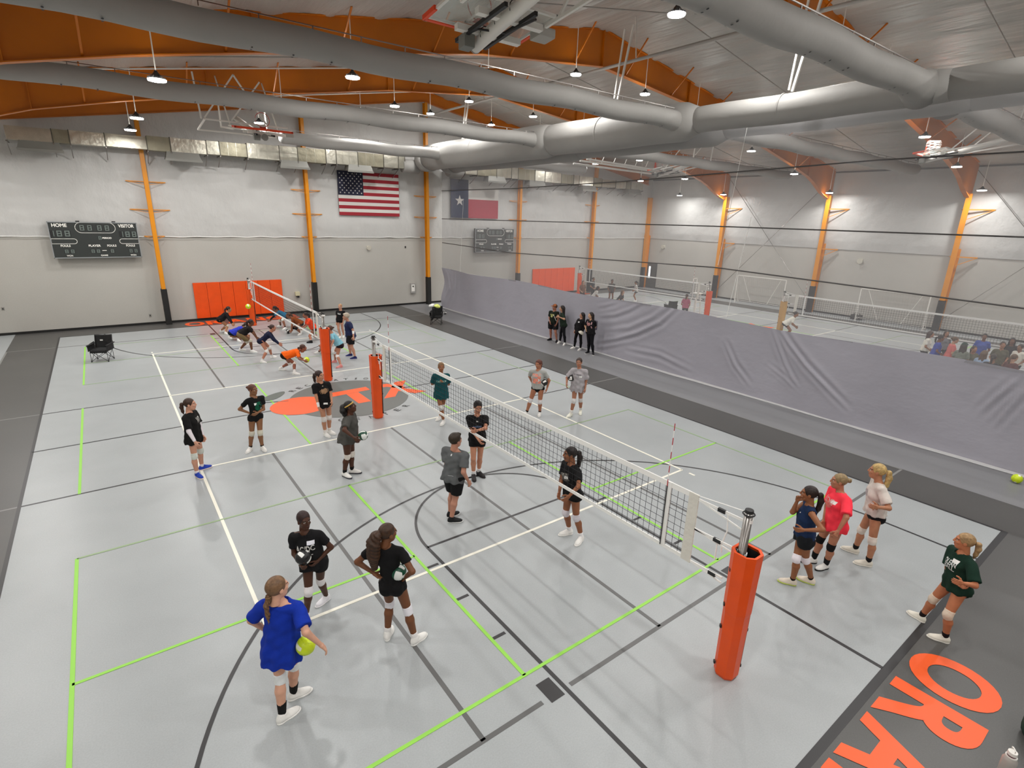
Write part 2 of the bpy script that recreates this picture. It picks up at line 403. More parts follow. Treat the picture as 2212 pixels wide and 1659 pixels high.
        if len(V):
            d=V-hp; a=d@R; b=d@U; c=d@Fw
            w=.0040*np.sin(b*31+a*14+seed)+.0032*np.sin(b*47-a*33+c*20+seed*2)+(.004+o*.35)*np.sin(np.arctan2(a,c)*8+b*5+seed)*np.clip((.30-b)/.4,0,1)+.004*np.sin(b*20+a*a*90+seed)*np.clip(b*2,0,1)
            n=U_row(V-(hp+np.outer(np.clip(b,0,tl),U))); V=V+n*(w*tp.get('wr',1))[:,None]
        so=obj_np(tp.get('name','shirt'),V,Q,[cloth(tp['c'])],root,None,base)
        decals(spec.get('decals',()),V,Q,so,hp,R,Fw,U,tl,s,base)
    sh=spec.get('short')
    if sh:
        o=sh.get('o',.010); f=Field(lo,hi,h); L=sh.get('len',.42)
        f.ell(at(-.03,-.01),M,np.array((.150*wide+o,.104*wide+o,.12+o))*s,.04)
        for q in(-1,1): f.ell(at(-.10,-.065,q*.07),M,np.array((.078+o,.072+o,.085+o))*s*wide,.04)
        for I_,K_,A_ in((IL,KL,AL),(IR,KR,AR)):
            if L<=1:
                g2=Field(np.minimum(I_,K_)-.14,np.maximum(I_,K_)+.14,h)
                thigh(g2,I_,K_,min(1,L+.1),o+sh.get('loose',0)); g2.plane(I_+(K_-I_)*L,-U_(K_-I_))
                def mf(X,g2=g2):
                    i=np.clip(np.rint((X-g2.o)/g2.h).astype(int),0,np.array(g2.n)-1); return g2.F[i[...,0],i[...,1],i[...,2]]
                sl,X=f.box(g2.o,g2.o+g2.h*np.array(g2.n)); f.F[sl]=np.minimum(f.F[sl],mf(X))
            else:
                thigh(f,I_,K_,1,o); shank(f,K_,A_,0,.93,o)
        f.plane(at(.07 if spec['top'].get('hem',-.3)<-.03 else .14),-U); V,Q=f.mesh(); obj_np(sh.get('name','shorts'),V,Q,[cloth(sh['c'])],root,None,base)
    for k,(K_,I_,A_) in enumerate(((KL,IL,AL),(KR,IR,AR))):
        kp=spec.get('pad')
        if kp:
            c=kp if isinstance(kp,str) else kp[k]
            if c:
                g2=Field(K_-.15,K_+.15,h*.8); u=U_(I_-K_); v=U_(A_-K_)
                g2.cone(K_+u*.075,K_,.066*s*TW**.5,.060*s,.02); g2.cone(K_,K_+v*.06,.060*s,.059*s,.02); g2.ell(K_+Fw*.028,M,(.045,.035,.055),.02)
                g2.plane(K_+u*.07,-u); g2.plane(K_+v*.065,-v); V,Q=g2.mesh(); obj_np('knee_pad',V,Q,[cloth(c)],root,None,base)
    for k,(K_,A_,D_) in enumerate(((KL,AL,DL),(KR,AR,DR))):
        sc=spec.get('sock')
        if sc:
            col,t=sc; g2=Field(np.minimum(K_,A_)-.12,np.maximum(K_,A_)+.12,h*.8)
            shank(g2,K_,A_,max(.36,1-t-.05),1.0,.006); v=U_(A_-K_); g2.plane(K_+(A_-K_)*(1-t),v); V,Q=g2.mesh(); obj_np('sock',V,Q,[cloth(col)],root,None,base)
        shc=spec.get('shoe',('#e8e6e0','#f2f0ea','#ffffff'))
        key='f' if fine<.016 else 'c'
        if key not in SHOES:
            U2,S2,L2=shoe_mesh(.0058 if key=='f' else .009)
            SHOES[key]=[mesh_np(nm,v,q,[cloth('#ffffff')]) for nm,(v,q) in(('shoe',U2),('sole',S2),('laces',L2))]
        pos=A_-U_(D_)*.0; rz=math.atan2(-D_[0],D_[1])
        par=None
        for j,(me,c) in enumerate(zip(SHOES[key],shc)):
            if j==2 and key=='c': continue
            so=bpy.data.objects.new(('shoe','sole','laces')[j],me); COL.objects.link(so)
            so.material_slots[0].link='OBJECT'; so.material_slots[0].material=cloth(c,.55)
            if par is None: so.parent=root; so.location=(pos[0]-base[0],pos[1]-base[1],0.001); so.rotation_euler=(0,0,rz); so.scale=(s*1.04,)*3; par=so
            else: so.parent=par
    # ---- sleeves of the arms / wraps
    for side,col,a,b in spec.get('armwear',()):
        E_,W_,S_=(EL,WL,SL) if side=='L' else (ER,WR,SR)
        g2=Field(np.minimum(np.minimum(E_,W_),S_)-.1,np.maximum(np.maximum(E_,W_),S_)+.1,h*.8)
        if a<0: seg(g2,S_,E_,.047*wide,.038*wide,1+a,1,.005)
        seg(g2,E_,W_,.040*wide,.025,max(a,0),b,.005); V,Q=g2.mesh(); obj_np('arm_sleeve' if a<0 else 'wrist_band',V,Q,[cloth(col)],root,None,base)
    # ---- hair
    hr=spec.get('hair')
    if hr:
        kind,col=hr; fh=.0065 if hk=='f' else .011
        f=Field((-.2,-.3,-.42),(.2,.15,.19),fh) if kind in('long','afro') else Field((-.13,-.2,-.18),(.13,.15,.19),fh)
        f.ell((0,-.022,.036),I3,(.082,.099,.094),.02)
        if kind in('long',): 
            for q in(-1,1): f.cone((q*.06,-.03,.02),(q*.085,-.05,-.2),.035,.03,.03); f.cone((q*.03,-.085,.0),(q*.05,-.10,-.33),.05,.035,.04)
        if kind=='afro':
            for q in ((0,-.14,.03),(.03,-.16,-.03),(-.03,-.15,-.05),(0,-.15,-.11)): f.ell(q,I3,(.062,.06,.062),.03)
        if kind in('short','grey'): f.ell((0,-.03,.05),I3,(.085,.1,.09),.02); f.cone((0,.075,.088),(0,.05,.1),.025,.025,.03)
        # open the face
        def face(X):
            y=X[...,1]-.155; z=X[...,2]+.035; x=X[...,0]; return np.sqrt((x*1.15)**2+(y*.85)**2+(z*.92)**2)-.125
        f.sub(face,(-.14,.0,-.2),(.14,.2,.12),0)
        if kind not in('long','afro'): f.plane((0,0,-.062),U_(np.array((0,-.75,1.))))
        if kind in('short','grey'): f.plane((0,0,-.045),U_(np.array((0,-.45,1.))))
        V,Q=f.mesh()
        hs2=hs
        V=V*(1+.006*np.sin(V[:,[0]]*230+V[:,[2]]*40)); hm2=hair(col)
        ho=obj_np('hair',hd+(V*hs2)@HF,Q,[hm2],root,None,base)
        tail=None; G=np.array((0,0,-1.)); bk=hd-HF[1]*.105*hs+HF[2]*.02*hs
        if kind=='pony': pts=[bk,bk-HF[1]*.045+G*.01,bk-HF[1]*.06+G*.08,bk-HF[1]*.05+G*.17,bk-HF[1]*.04+G*.23]; rr=[.02,.033,.034,.026,.010]
        elif kind=='ponylong': pts=[bk,bk-HF[1]*.05,bk-HF[1]*.07+G*.1,bk-HF[1]*.055+G*.24,bk-HF[1]*.03+G*.36]; rr=[.022,.036,.042,.034,.014]
        elif kind=='curly': pts=[bk+HF[2]*.03,bk-HF[1]*.05,bk-HF[1]*.085-HF[0]*.02+G*.1,bk-HF[1]*.07-HF[0]*.06+G*.30,bk-HF[1]*.05-HF[0]*.09+G*.52]; rr=[.035,.066,.082,.078,.038]
        elif kind=='plait': pts=[bk-HF[2]*.06,bk-HF[2]*.085+G*.03,bk-HF[1]*.03+G*.16,bk-HF[1]*.03+G*.28,bk-HF[1]*.02+G*.40]; rr=[.024,.025,.022,.018,.008]
        elif kind=='bun': pts=[bk+HF[2]*.03,bk-HF[1]*.03+HF[2]*.035]; rr=[.03,.036]
        elif kind=='messybun': pts=[bk+HF[2]*.02,bk-HF[1]*.03+HF[2]*.02,bk-HF[1]*.05+HF[2]*.03+HF[0]*.02]; rr=[.026,.034,.018]
        else: pts=None
        if pts:
            pts=np.array(pts); f=Field(pts.min(0)-.08,pts.max(0)+.08,fh)
            for a,b,ra,rb in zip(pts[:-1],pts[1:],rr[:-1],rr[1:]): f.cone(a,b,ra*s,rb*s,.02)
            V,Q=f.mesh(); z=V[:,2]; c=pts[0]
            amp=.006 if kind in('curly','plait') else .003
            ang=np.arctan2(V[:,1]-c[1],V[:,0]-c[0]); n=U_row(V-np.stack([np.interp(-z,-pts[:,2],pts[:,i]) if pts[-1,2]<pts[0,2]-.05 else np.full(len(z),pts[:,i].mean()) for i in(0,1,2)],1)*np.array((1,1,0))-np.stack([0*z,0*z,z],1))
            V=V+n*(amp*np.sin(ang*9+z*(90 if kind in('curly','plait') else 8)))[:,None]
            t=obj_np('ponytail' if kind in('pony','ponylong','curly') else ('plait' if kind=='plait' else 'hair_bun'),V,Q,[hm2],root,None,base)
            tie=spec.get('tie','#15120f'); g2=Field(pts[0]-.06,pts[0]+.06,fh*.8)
            a=pts[0]; d=U_(pts[1]-pts[0]); g2.cone(a,a+d*.02,rr[0]*s+.006,rr[0]*s+.007,0); g2.plane(a+d*.004,d); g2.plane(a+d*.016,-d); V,Q=g2.mesh()
            if len(V): obj_np('hair_tie',V,Q,[cloth(tie)],root,None,base)
    if spec.get('cap'):
        f=Field((-.13,-.15,.0),(.13,.22,.17),.006 if hk=='f' else .01)
        f.ell((0,-.015,.045),I3,(.089,.108,.1),.01); f.plane((0,0,.05),(0,0,1))
        f.ell((0,.11,.06),I3,(.07,.08,.008),.01); V,Q=f.mesh(); obj_np('cap',hd+(V*hs)@HF,Q,[cloth(spec['cap'])],root,None,base)
    if spec.get('headband'):
        f=Field((-.13,-.15,.0),(.13,.15,.17),.005); f.ell((0,-.018,.036),np.array(((1,0,0),(0,.9,.43),(0,-.43,.9))),(.087,.105,.1),0)
        f.plane((0,.05,.055),U_(np.array((0,-.25,1.)))); f.plane((0,.05,.078),-U_(np.array((0,-.25,1.)))); V,Q=f.mesh(); obj_np('headband',hd+(V*hs)@HF,Q,[cloth(spec['headband'])],root,None,base)
    return dict(root=root,base=base,R=R,F=Fw,U=U,WL=WL,WR=WR,EL=EL,ER=ER,hp=hp,nk=nk,hd=hd,s=s,tl=tl,KL=KL,SL=SL,SR=SR)
def U_row(V): return V/(np.linalg.norm(V,axis=1,keepdims=True)+1e-9)
def decals(dl,V,Q,parent,hp,R,Fw,U,tl,s,base):
    if not dl or not len(V): return
    bv=mathutils.bvhtree.BVHTree.FromPolygons([tuple(v) for v in V],[tuple(int(i) for i in q) for q in Q])
    for d in dl:
        name,kind,arg,cx,cz,w,hh,col=d[:8]; rot=d[8] if len(d)>8 else 0; side=d[9] if len(d)>9 else 1
        if kind=='text': vs,fs=text_flat(arg,w,hh,True)
        elif kind=='rect':
            nx,ny=6,4; vs=[((i/nx-.5)*w,(j/ny-.5)*hh) for j in range(ny+1) for i in range(nx+1)]
            fs=[(j*(nx+1)+i,j*(nx+1)+i+1,(j+1)*(nx+1)+i+1,(j+1)*(nx+1)+i) for j in range(ny) for i in range(nx)]
        else:
            n=28; vs=[(0,0)]+[(math.cos(2*math.pi*i/n)*w/4,math.sin(2*math.pi*i/n)*hh/4) for i in range(n)]+[(math.cos(2*math.pi*i/n)*w/2*(1 if kind=='disc' else .75+.25*((i*7)%5)/4),math.sin(2*math.pi*i/n)*hh/2*(1 if kind=='disc' else .75+.25*((i*11)%4)/3)) for i in range(n)]
            fs=[(0,1+i,1+(i+1)%n) for i in range(n)]+[(1+i,1+n+i,1+n+(i+1)%n,1+(i+1)%n) for i in range(n)]
        cr,sr=math.cos(rot),math.sin(rot); out=[]; c0=hp+U*(cz*tl)+R*cx*s
        fw=Fw*side; rr=R*side
        for x,y in vs:
            x,y=x*cr-y*sr,x*sr+y*cr
            o=c0-rr*x+U*y if False else c0+rr*(-x if False else 0)+U*y
            # text must read left-to-right for the onlooker: onlooker's right is the wearer's left
            o=c0-R*side*x+U*y+fw*.6
            hit=bv.ray_cast(mathutils.Vector(o),mathutils.Vector(-fw))
            q=np.array(hit[0]) if hit[0] is not None else o-fw*.5
            out.append(q+fw*.0035)
        dep=[abs((o-hp)@Fw) for o in out]
        me=bpy.data.meshes.new(name); me.from_pydata([tuple(o-base) for o in out],[],fs); me.materials.append(cloth(col)); me.update()
        ob=bpy.data.objects.new(name,me); COL.objects.link(ob); ob.parent=parent

# ------------------------------------------------------------------ measures of the hall (metres)
XL,XR,YF,YN=-10.6,32.9,30.2,-13.5      # side walls, flag wall, near wall
RX,RZ,SL=11.15,12.6,.167               # ridge line, its height, roof slope
roof=lambda x: RZ-SL*abs(x-RX)
CL,CW,CY=28.65,7.62,14.325             # court length, half width, centre
FLOORM=mat('grey_sport_floor','#a1a5a6',.35,spec=.5,noise=[(.22,.05,3),(1.3,.035,5),(55,.05,2)],bump=('n',160,.12,.004,(1,1,1)))
DARKF=mat('dark_sport_floor','#4f4e4c',.4,spec=.5,noise=[(.5,.06,4),(60,.08,2)],bump=('n',160,.12,.004,(1,1,1)))
MIDF=mat('mid_sport_floor','#7d7d7f',.38,spec=.5,noise=[(.4,.05,4),(60,.06,2)],bump=('n',160,.12,.004,(1,1,1)))
LB=mat('black_line_paint','#2c2b2c',.4); LG=mat('grey_line_paint','#5f5f5e',.4); LW=mat('white_line_paint','#eeebdc',.45); LGR=mat('green_line_paint','#93d24f',.5); LLG=mat('pale_grey_line_paint','#7f7f7c',.4); LGP=mat('green_line_paint_sheen','#93a983',.5); LOR=mat('orange_floor_paint','#ee5a1e',.45)  # LGP: green line paint paled by viewing-angle sheen, put into the colour
floor=MB().box((XL,YN,-.15),(XR,YF,0)).build('floor',FLOORM); floor['kind']='structure'
def patch(x0,y0,x1,y1,z,m,name='court_line'): return MB().box((x0,y0,-.02),(x1,y1,z)).build(name,m,floor)
def seg2(a,b,w,z,m):
    a=Vector((*a,0));b=Vector((*b,0)); d=(b-a).normalized(); n=Vector((-d.y,d.x,0))*w/2; 
    return MB().add([a-n,b-n,b+n,a+n]+[v+Vector((0,0,z)) for v in(a-n,b-n,b+n,a+n)],[(3,2,1,0),(4,5,6,7),(0,1,5,4),(1,2,6,5),(2,3,7,6),(3,0,4,7)]).build('court_line',m,floor)
def arc2(c,r,a0,a1,w,z,m,n=48):
    V=[];Fc=[]
    for i in range(n+1):
        a=a0+(a1-a0)*i/n
        for rr in(r-w/2,r+w/2): V.append((c[0]+rr*math.cos(a),c[1]+rr*math.sin(a),z))
    for i in range(n): Fc.append((2*i,2*i+1,2*i+3,2*i+2))
    return MB().add(V,Fc).build('court_line',m,floor)
def court(cx):
    # dark surround
    for k,(x0,y0,x1,y1) in enumerate([(cx-9.17,YN,cx-CW,YF),(cx+CW,YN,cx+9.17,YF),(cx-CW,CL,cx+CW,YF),(cx-CW,-3.6,cx+CW,0)]): patch(x0,y0,x1,y1,.0015,DARKF,'border_band')
    if cx<5: patch(cx+9.17,YN,11.15,YF,.001,MIDF,'border_band')
    # black basketball lines
    for x in(cx-CW,cx+CW): seg2((x,0),(x,CL),.06,.004,LB)
    seg2((cx-CW-.03,-.05),(cx+CW+.03,-.045),.10,.004,LB); seg2((cx-CW,CL),(cx+CW,CL),.06,.004,LB)
    seg2((cx-CW,CY),(cx+CW,CY),.05,.004,LB)
    for y0,sg in((0,1),(CL,-1)):
        f=lambda y:y0+sg*y
        for s in(-1,1):
            seg2((cx+s*1.83,f(0)),(cx+s*1.83,f(5.79)),.055,.004,LB)
            seg2((cx+s*6.02,f(0)),(cx+s*6.02,f(1.6)),.05,.004,LB)
            for yy in(5.28,4.34,3.38): seg2((cx+s*1.90,f(yy)),(cx+s*2.11,f(yy)),.05,.0045,LB)
            patch(cx+s*2.11 if s<0 else cx+1.90,min(f(2.13),f(2.44)),cx-1.90 if s<0 else cx+2.11,max(f(2.13),f(2.44)),.0045,LB)
        seg2((cx-1.83,f(5.79)),(cx+1.83,f(5.79)),.05,.004,LB)
        arc2((cx,f(5.79)),1.83,0 if sg>0 else math.pi,math.pi if sg>0 else 2*math.pi,.05,.004,LB)
        arc2((cx,f(1.6)),6.02,0 if sg>0 else math.pi,math.pi if sg>0 else 2*math.pi,.05,.004,LB,80)
    # grey cross-court volleyball lines
    for y0,y1 in((2.2,11.34),(17.31,26.45)):
        for y in(y0,y1):
            inside=(y in(11.34,17.31))
            if not inside: seg2((cx-CW,y),(cx-2.2,y),.06,.003,LG);seg2((cx-1.75,y),(cx+1.75,y),.06,.003,LG);seg2((cx+2.2,y),(cx+CW,y),.06,.003,LG)
            else: 
                for s in(-1,1): seg2((cx+s*4.6,y),(cx+s*CW,y),.05,.003,LB)
            for s in(-1,1): seg2((cx+s*CW,y),(cx+s*9.14,y),.05,.003,LLG)
        for x in(cx-3.05,cx,cx+3.05): seg2((x,y0),(x,y1),.06,.003,LG)
        for s in(-1,1): seg2((cx+s*9.14,y0),(cx+s*9.14,y1),.05,.003,LLG)
    # white lengthwise volleyball court
    ya,yb=CY-9.14,CY+9.14
    for s in(-1,1): seg2((cx+s*4.57,ya),(cx+s*4.57,yb),.055,.005,LW)
    for y in(ya,yb,CY-3.02,CY+3.02): seg2((cx-4.57,y),(cx+4.57,y),.055,.005,LW)
    for s in(-1,1):
        for y,q in((ya,-1),(yb,1)): seg2((cx+s*4.57,y+q*.2),(cx+s*4.57,y+q*.35),.055,.005,LW)
    # green pickleball courts
    for y0,y1 in((2.64,8.74),(11.34,17.31),(19.95,26.05)):
        for s in(-1,1):
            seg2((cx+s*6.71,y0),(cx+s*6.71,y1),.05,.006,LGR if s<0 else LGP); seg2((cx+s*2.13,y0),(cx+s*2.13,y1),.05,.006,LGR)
        if y0!=11.34:
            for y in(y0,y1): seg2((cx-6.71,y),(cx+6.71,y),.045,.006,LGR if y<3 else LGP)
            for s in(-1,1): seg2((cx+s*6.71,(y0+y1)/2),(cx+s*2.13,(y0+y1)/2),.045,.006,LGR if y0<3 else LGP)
    # lettering beyond the baselines
    word='ORANGE'; W=[.86,.80,.90,.84,.86,.66]; 
    for yb_,sg,hh in((-.16,-1,.95),(CL+.14,1,1.05)):
        x=-2.78
        for ch,wd in zip(word,W):
            wd*=1.0; vs,fs=text_flat(ch,wd,hh,bold=.035)
            xc=x+wd/2
            MB().add([(cx+sg*(xc+a),yb_+sg*(hh/2+b),.0075) for a,b in vs],fs).build('floor_letter',LOR,floor); x+=wd+.10
    # centre emblem
    g=mat('emblem_grey','#626461',.42)
    MB().add([(cx+1.81*math.cos(a),CY+1.81*math.sin(a),.0055) for a in np.linspace(0,2*math.pi,72,endpoint=False)],[tuple(range(72))]).build('emblem_disc',g,floor)
    MB().add([(cx-1.52+.84*math.cos(a),CY+.02+.80*math.sin(a),.0082) for a in np.linspace(0,2*math.pi,56,endpoint=False)],[tuple(range(56))]).build('emblem_fruit',LOR,floor)
    lf=[]; 
    for a in np.linspace(0,2*math.pi,36,endpoint=False):
        u=.48*math.cos(a);v=.20*math.sin(a)*(1-.25*math.cos(a)); c_,s_=math.cos(.72),math.sin(.72); lf.append((cx-1.93+u*c_-v*s_,CY+1.32+u*s_+v*c_,.0082))
    MB().add(lf,[tuple(range(36))]).build('emblem_leaf',mat('leaf_grey','#59605a',.42),floor)
    seg2((cx-2.4,CY+.86),(cx-1.7,CY+.62),.04,.0085,LB)
    def poly(P,name='emblem_letter'): MB().add([(cx+x,CY+y,.0083) for x,y in P],[tuple(range(len(P)))]).build(name,LOR,floor)
    poly([(-.44,.30),(.82,.38),(.82,.74),(-.40,.70)]); poly([(0.0,.32),(.40,.34),(.40,-.72),(0,-.72)])
    poly([(1.14,.42),(1.14,.72),(1.55,.70),(1.95,.06),(1.75,-.05),(1.42,.38)]); poly([(.84,-.70),(1.22,-.70),(1.55,-.22),(1.90,-.72),(2.32,-.72),(1.78,.02),(2.28,.72),(1.86,.74),(1.52,.26),(1.36,.02)])
    for word,a0,a1,r,fl in(('RECREATION',2.28,.78,2.04,1),('CENTER',-2.05,-.98,2.0,-1)):
        n=len(word)
        for i,ch in enumerate(word):
            a=a0+(a1-a0)*i/(n-1); vs,fs=text_flat(ch,.16 if ch!='I' else .05,.2,bold=.01); ux,uy_=math.sin(a)*fl,-math.cos(a)*fl; vx,vy=math.cos(a)*fl,math.sin(a)*fl
            MB().add([(cx+r*math.cos(a)+ux*p+vx*q,CY+r*math.sin(a)+uy_*p+vy*q,.0055) for p,q in vs],fs).build('floor_letter',LB,floor)
court(0.0); court(22.3)
# ------------------------------------------------------------------ walls
WALLM=mat('wall_panel','#b2afa8',.75,noise=[(.5,.03,3),(30,.03,2)])
def insul(name,vsx,rough=.42): return mat(name,'#bfbebb',rough,spec=.5,noise=[(.9,.03,4)],bump=('n',1.3,.5,.16,vsx))
INS=insul('white_insulation',(1.1,1,.75)); INSR=insul('white_insulation_side',(1,.9,.8)); 
ZS=4.23
def struct(o): o['kind']='structure'; return o
struct(MB().box((XL,YF,0),(XR,YF+.2,ZS)).build('wall_back',WALLM))
# insulation above, sagging slightly out of the wall plane
def sheet(name,fn,nu,nv,m,parent=None):
    V=[];Fc=[]
    for j in range(nv+1):
        for i in range(nu+1): V.append(fn(i/nu,j/nv))
    for j in range(nv):
        for i in range(nu): a=j*(nu+1)+i; Fc.append((a,a+1,a+nu+2,a+nu+1))
    me=bpy.data.meshes.new(name); me.from_pydata([tuple(v) for v in V],[],Fc); me.materials.append(m); me.update()
    for p in me.polygons:p.use_smooth=True
    o=bpy.data.objects.new(name,me);COL.objects.link(o)
    if parent:o.parent=parent
    return o
rn=lambda *a: mathutils.noise.noise(Vector(a))
def crinkle(a,b,s=0): return rn(a*.4,b*.5,s)*.05+rn(a*1.2,b*.7,s+3)*.018+abs(rn(a*.5+b*.5,b*1.1,s+7))*.03
MB().box((XL,YF+.02,ZS),(XR,YF+.2,RZ)).build('wall_back_upper',WALLM)['kind']='structure'
struct(sheet('wall_back_insulation',lambda u,v:(XL+(XR-XL)*u, YF-.10-crinkle(u*43,v*8.6)*.8+.06*(1-min(1,v*10)), ZS-.03+v*(roof(XL+(XR-XL)*u)-ZS)),420,90,INS))
struct(sheet('wall_back_insulation_hem',lambda u,v:(XL+(XR-XL)*u, YF-.13-.015*math.sin(v*math.pi)-.02*rn(u*90,0,2), ZS-.04+.03*rn(u*60,1,5)+v*.035),420,3,WTAPE))
struct(MB().box((XR,YN,0),(XR+.2,YF,ZS)).build('wall_right',WALLM)); struct(MB().box((XR+.02,YN,ZS),(XR+.2,YF,9.2)).build('wall_right_upper',WALLM))
struct(sheet('wall_right_insulation',lambda u,v:(XR-.10-crinkle(u*43,v*5,9)*.8+.06*(1-min(1,v*10)), YN+(YF-YN)*u, ZS-.03+v*(9.05-ZS)),380,56,INSR))
struct(MB().box((XL-.2,YN,0),(XL,YF,9.2)).build('wall_left',WALLM)); struct(MB().box((XL,YN-.2,0),(XR,YN,RZ)).build('wall_near',WALLM))
for n_,a,b in(('baseboard_back',(XL,YF-.03,0),(XR,YF,.11)),('baseboard_right',(XR-.03,YN,0),(XR,YF,.11)),('baseboard_left',(XL,YN,0),(XL+.03,YF,.11))): struct(MB().box(a,b).build(n_,BLK))
# roof insulation, two slopes, drooping between the purlins
CEIL=mat('ceiling_insulation','#aaa6a0',.36,spec=.55,noise=[(.5,.05,4)],bump=('n',1.0,.6,.2,(2.6,.35,1)))
def cz(x,y):
    return roof(x)-.02-.06*abs(math.sin((x-RX)*math.pi/1.52))**.6*0-.05*(1-abs(math.sin((x-RX)*math.pi/1.52)))-.035*abs(rn(x*1.6,y*.35,4))-.02*rn(x*4,y*.6,8)
struct(sheet('ceiling',lambda u,v:((x:=XL+(XR-XL)*u), (y:=YN+(YF-YN)*v), cz(x,y)),520,160,CEIL))
struct(MB().add([(XL,YN,roof(XL)+.1),(RX,YN,RZ+.1),(XR,YN,roof(XR)+.1),(XR,YF,roof(XR)+.1),(RX,YF,RZ+.1),(XL,YF,roof(XL)+.1)],[(0,1,4,5),(1,2,3,4)]).build('ceiling_deck',WALLM))
struct(MB().box((XR-.16,YN,8.86),(XR-.06,YF,8.96)).build('trim_1',LG))
# ------------------------------------------------------------------ steel frames
FY=[30.0,22.8,15.45,8.25,1.0,-6.3]
PRO=[(0,11.28),(-5.6,10.72),(-8.6,10.2),(-12.7,9.5),(-15.5,8.95),(-17.8,8.42),(-18.6,8.15),(-19.8,7.6),(-20.5,7.0)]  # offset from ridge, underside height
for i,y in enumerate(FY):
    end=(i==0)
    ords=['at the flag wall','nearest the flag wall','second out from the flag wall','third out from the flag wall','fourth out from the flag wall','fifth out from the flag wall']
    r=thing('roof_beam','orange tapered steel roof beam '+ords[i],'roof beam',(0,0,0))
    for s in(-1,1):
        P=[(RX+s*abs(a),z) for a,z in PRO]
        if end: P=[(RX+s*abs(a),roof(RX+a)-.62) for a in(0,-20.9)]
        top=[(x,roof(x)-.03) for x,_ in reversed(P)]
        if not end: P=P[:-1]+[(RX+s*20.75,7.3)]; top=[(RX+s*21.4,roof(RX+s*21.4)-.03),(RX,RZ-.03)]; P+= [(RX+s*21.4,7.3)]
        poly=P+top; n=len(poly)
        MB().add([(x,y-.01,z) for x,z in poly]+[(x,y+.01,z) for x,z in poly],[tuple(range(n)),tuple(reversed(range(n,2*n)))]+[(k,(k+1)%n,n+(k+1)%n,n+k) for k in range(n)]).build('web',ORG,r)
        f=MB(); PP_=P if end else P[:-1]
        for a,b in zip(PP_[:-1],PP_[1:]): f.bar((a[0],y,a[1]),(b[0],y,b[1]),.22,.025,(0,0,1))
        f.build('bottom_flange',ORG,r); MB().bar((P[-1][0],y,roof(P[-1][0])-.05),(RX,y,RZ-.05),.22,.02).build('top_flange',ORG,r)
        if not end:
            for x in([RX+s*.02] if s>0 else [])+[RX+s*a for a in(5.6,12.7,17.8)]:
                zb=np.interp(abs(x-RX),[abs(q[0]) for q in PRO],[q[1] for q in PRO]); MB().box((x-.012,y-.1,zb),(x+.012,y+.1,roof(x)-.05)).build('stiffener',ORG,r)
            for a in(1.4,4.4,7.4,10.4,13.4,16.4):
                x=RX+s*a; zb=np.interp(a,[abs(q[0]) for q in PRO],[q[1] for q in PRO]); b=MB(); b.bar((x,y,zb+.03),(x,y-1.05,roof(x)-.06),.045); b.bar((x,y,zb+.03),(x,y+1.05,roof(x)-.06),.045); b.build('brace',ORG,r)
def ibeam(b,x,y,z0,z1,d0,d1,w,axis):
    """I-column: depth d along axis, flange width w across"""
    for s in(-1,1):
        if axis=='x': b.add([(x+s*d0/2-.012,y-w/2,z0),(x+s*d0/2+.012,y-w/2,z0),(x+s*d0/2+.012,y+w/2,z0),(x+s*d0/2-.012,y+w/2,z0),(x+s*d1/2-.012,y-w/2,z1),(x+s*d1/2+.012,y-w/2,z1),(x+s*d1/2+.012,y+w/2,z1),(x+s*d1/2-.012,y+w/2,z1)],[(3,2,1,0),(4,5,6,7),(0,1,5,4),(1,2,6,5),(2,3,7,6),(3,0,4,7)])
        else: b.box((x-w/2,y+s*d0/2-.012,z0),(x+w/2,y+s*d0/2+.012,z1))
    if axis=='x': b.add([(x-d0/2,y-.008,z0),(x+d0/2,y-.008,z0),(x+d0/2,y+.008,z0),(x-d0/2,y+.008,z0),(x-d1/2,y-.008,z1),(x+d1/2,y-.008,z1),(x+d1/2,y+.008,z1),(x-d1/2,y+.008,z1)],[(3,2,1,0),(4,5,6,7),(0,1,5,4),(1,2,6,5),(2,3,7,6),(3,0,4,7)])
    else: b.box((x-.008,y-d0/2,z0),(x+.008,y+d0/2,z1))
    return b
bx=[-3.4,3.87,11.15,18.45,25.75]; cl=['left of the orange wall pad','right of the orange wall pad','between the striped flag and the curtain','right of the far scoreboard behind the mesh','beside the far orange wall pad behind the mesh']
for x,l in zip(bx,cl):
    r=thing('wall_column','orange steel wall column with black base pad '+l,'column',(x,YF-.32,0))
    ibeam(MB(),0,0,0,roof(x)-.7,.28,.28,.17,'y').build('column_shaft',ORGC,r)
    MB().box((-.125,-.185,.0),(.125,.12,1.75)).build('base_pad',BLK,r,bevel=.015)
    for z,hw in((6.68,.78),(5.44,.80),(4.23,.42)):
        b=MB()
        for s in(-1,1): b.bar((0,.12,z),(s*hw,.17,z),.03,.035); b.bar((s*hw,.17,z),(0,-.12,z-.16),.018)
        b.build('wall_bracket',ORGC,r)
for k,(y,l) in enumerate([(30.0,'in the far corner'),(22.8,'left of the left goal'),(15.45,'between the two goals'),(8.25,'right of the right goal'),(1.0,'nearest column out of view'),(-6.3,'last column out of view')]):
    r=thing('side_column','orange steel frame column on the side wall '+l,'column',(XR-.38,y,0))
    ibeam(MB(),.05,0,0,7.5,.38,.62,.26,'x').build('column_shaft',ORGC,r)
    MB().box((-.22,-.16,0),(.02,.16,1.75)).build('base_pad',BLK,r,bevel=.015)
    if k:
        for z,hw in((6.68,1.15),(4.18,.95)):
            b=MB(); b.bar((-.05,0,z),(.26,-hw,z),.05,.06); b.bar((.26,-hw,z),(-.05,0,z-.9*.6),.035); b.bar((-.05,0,z),(.26,.3,z),.05,.06); b.build('wall_bracket',ORGC,r)
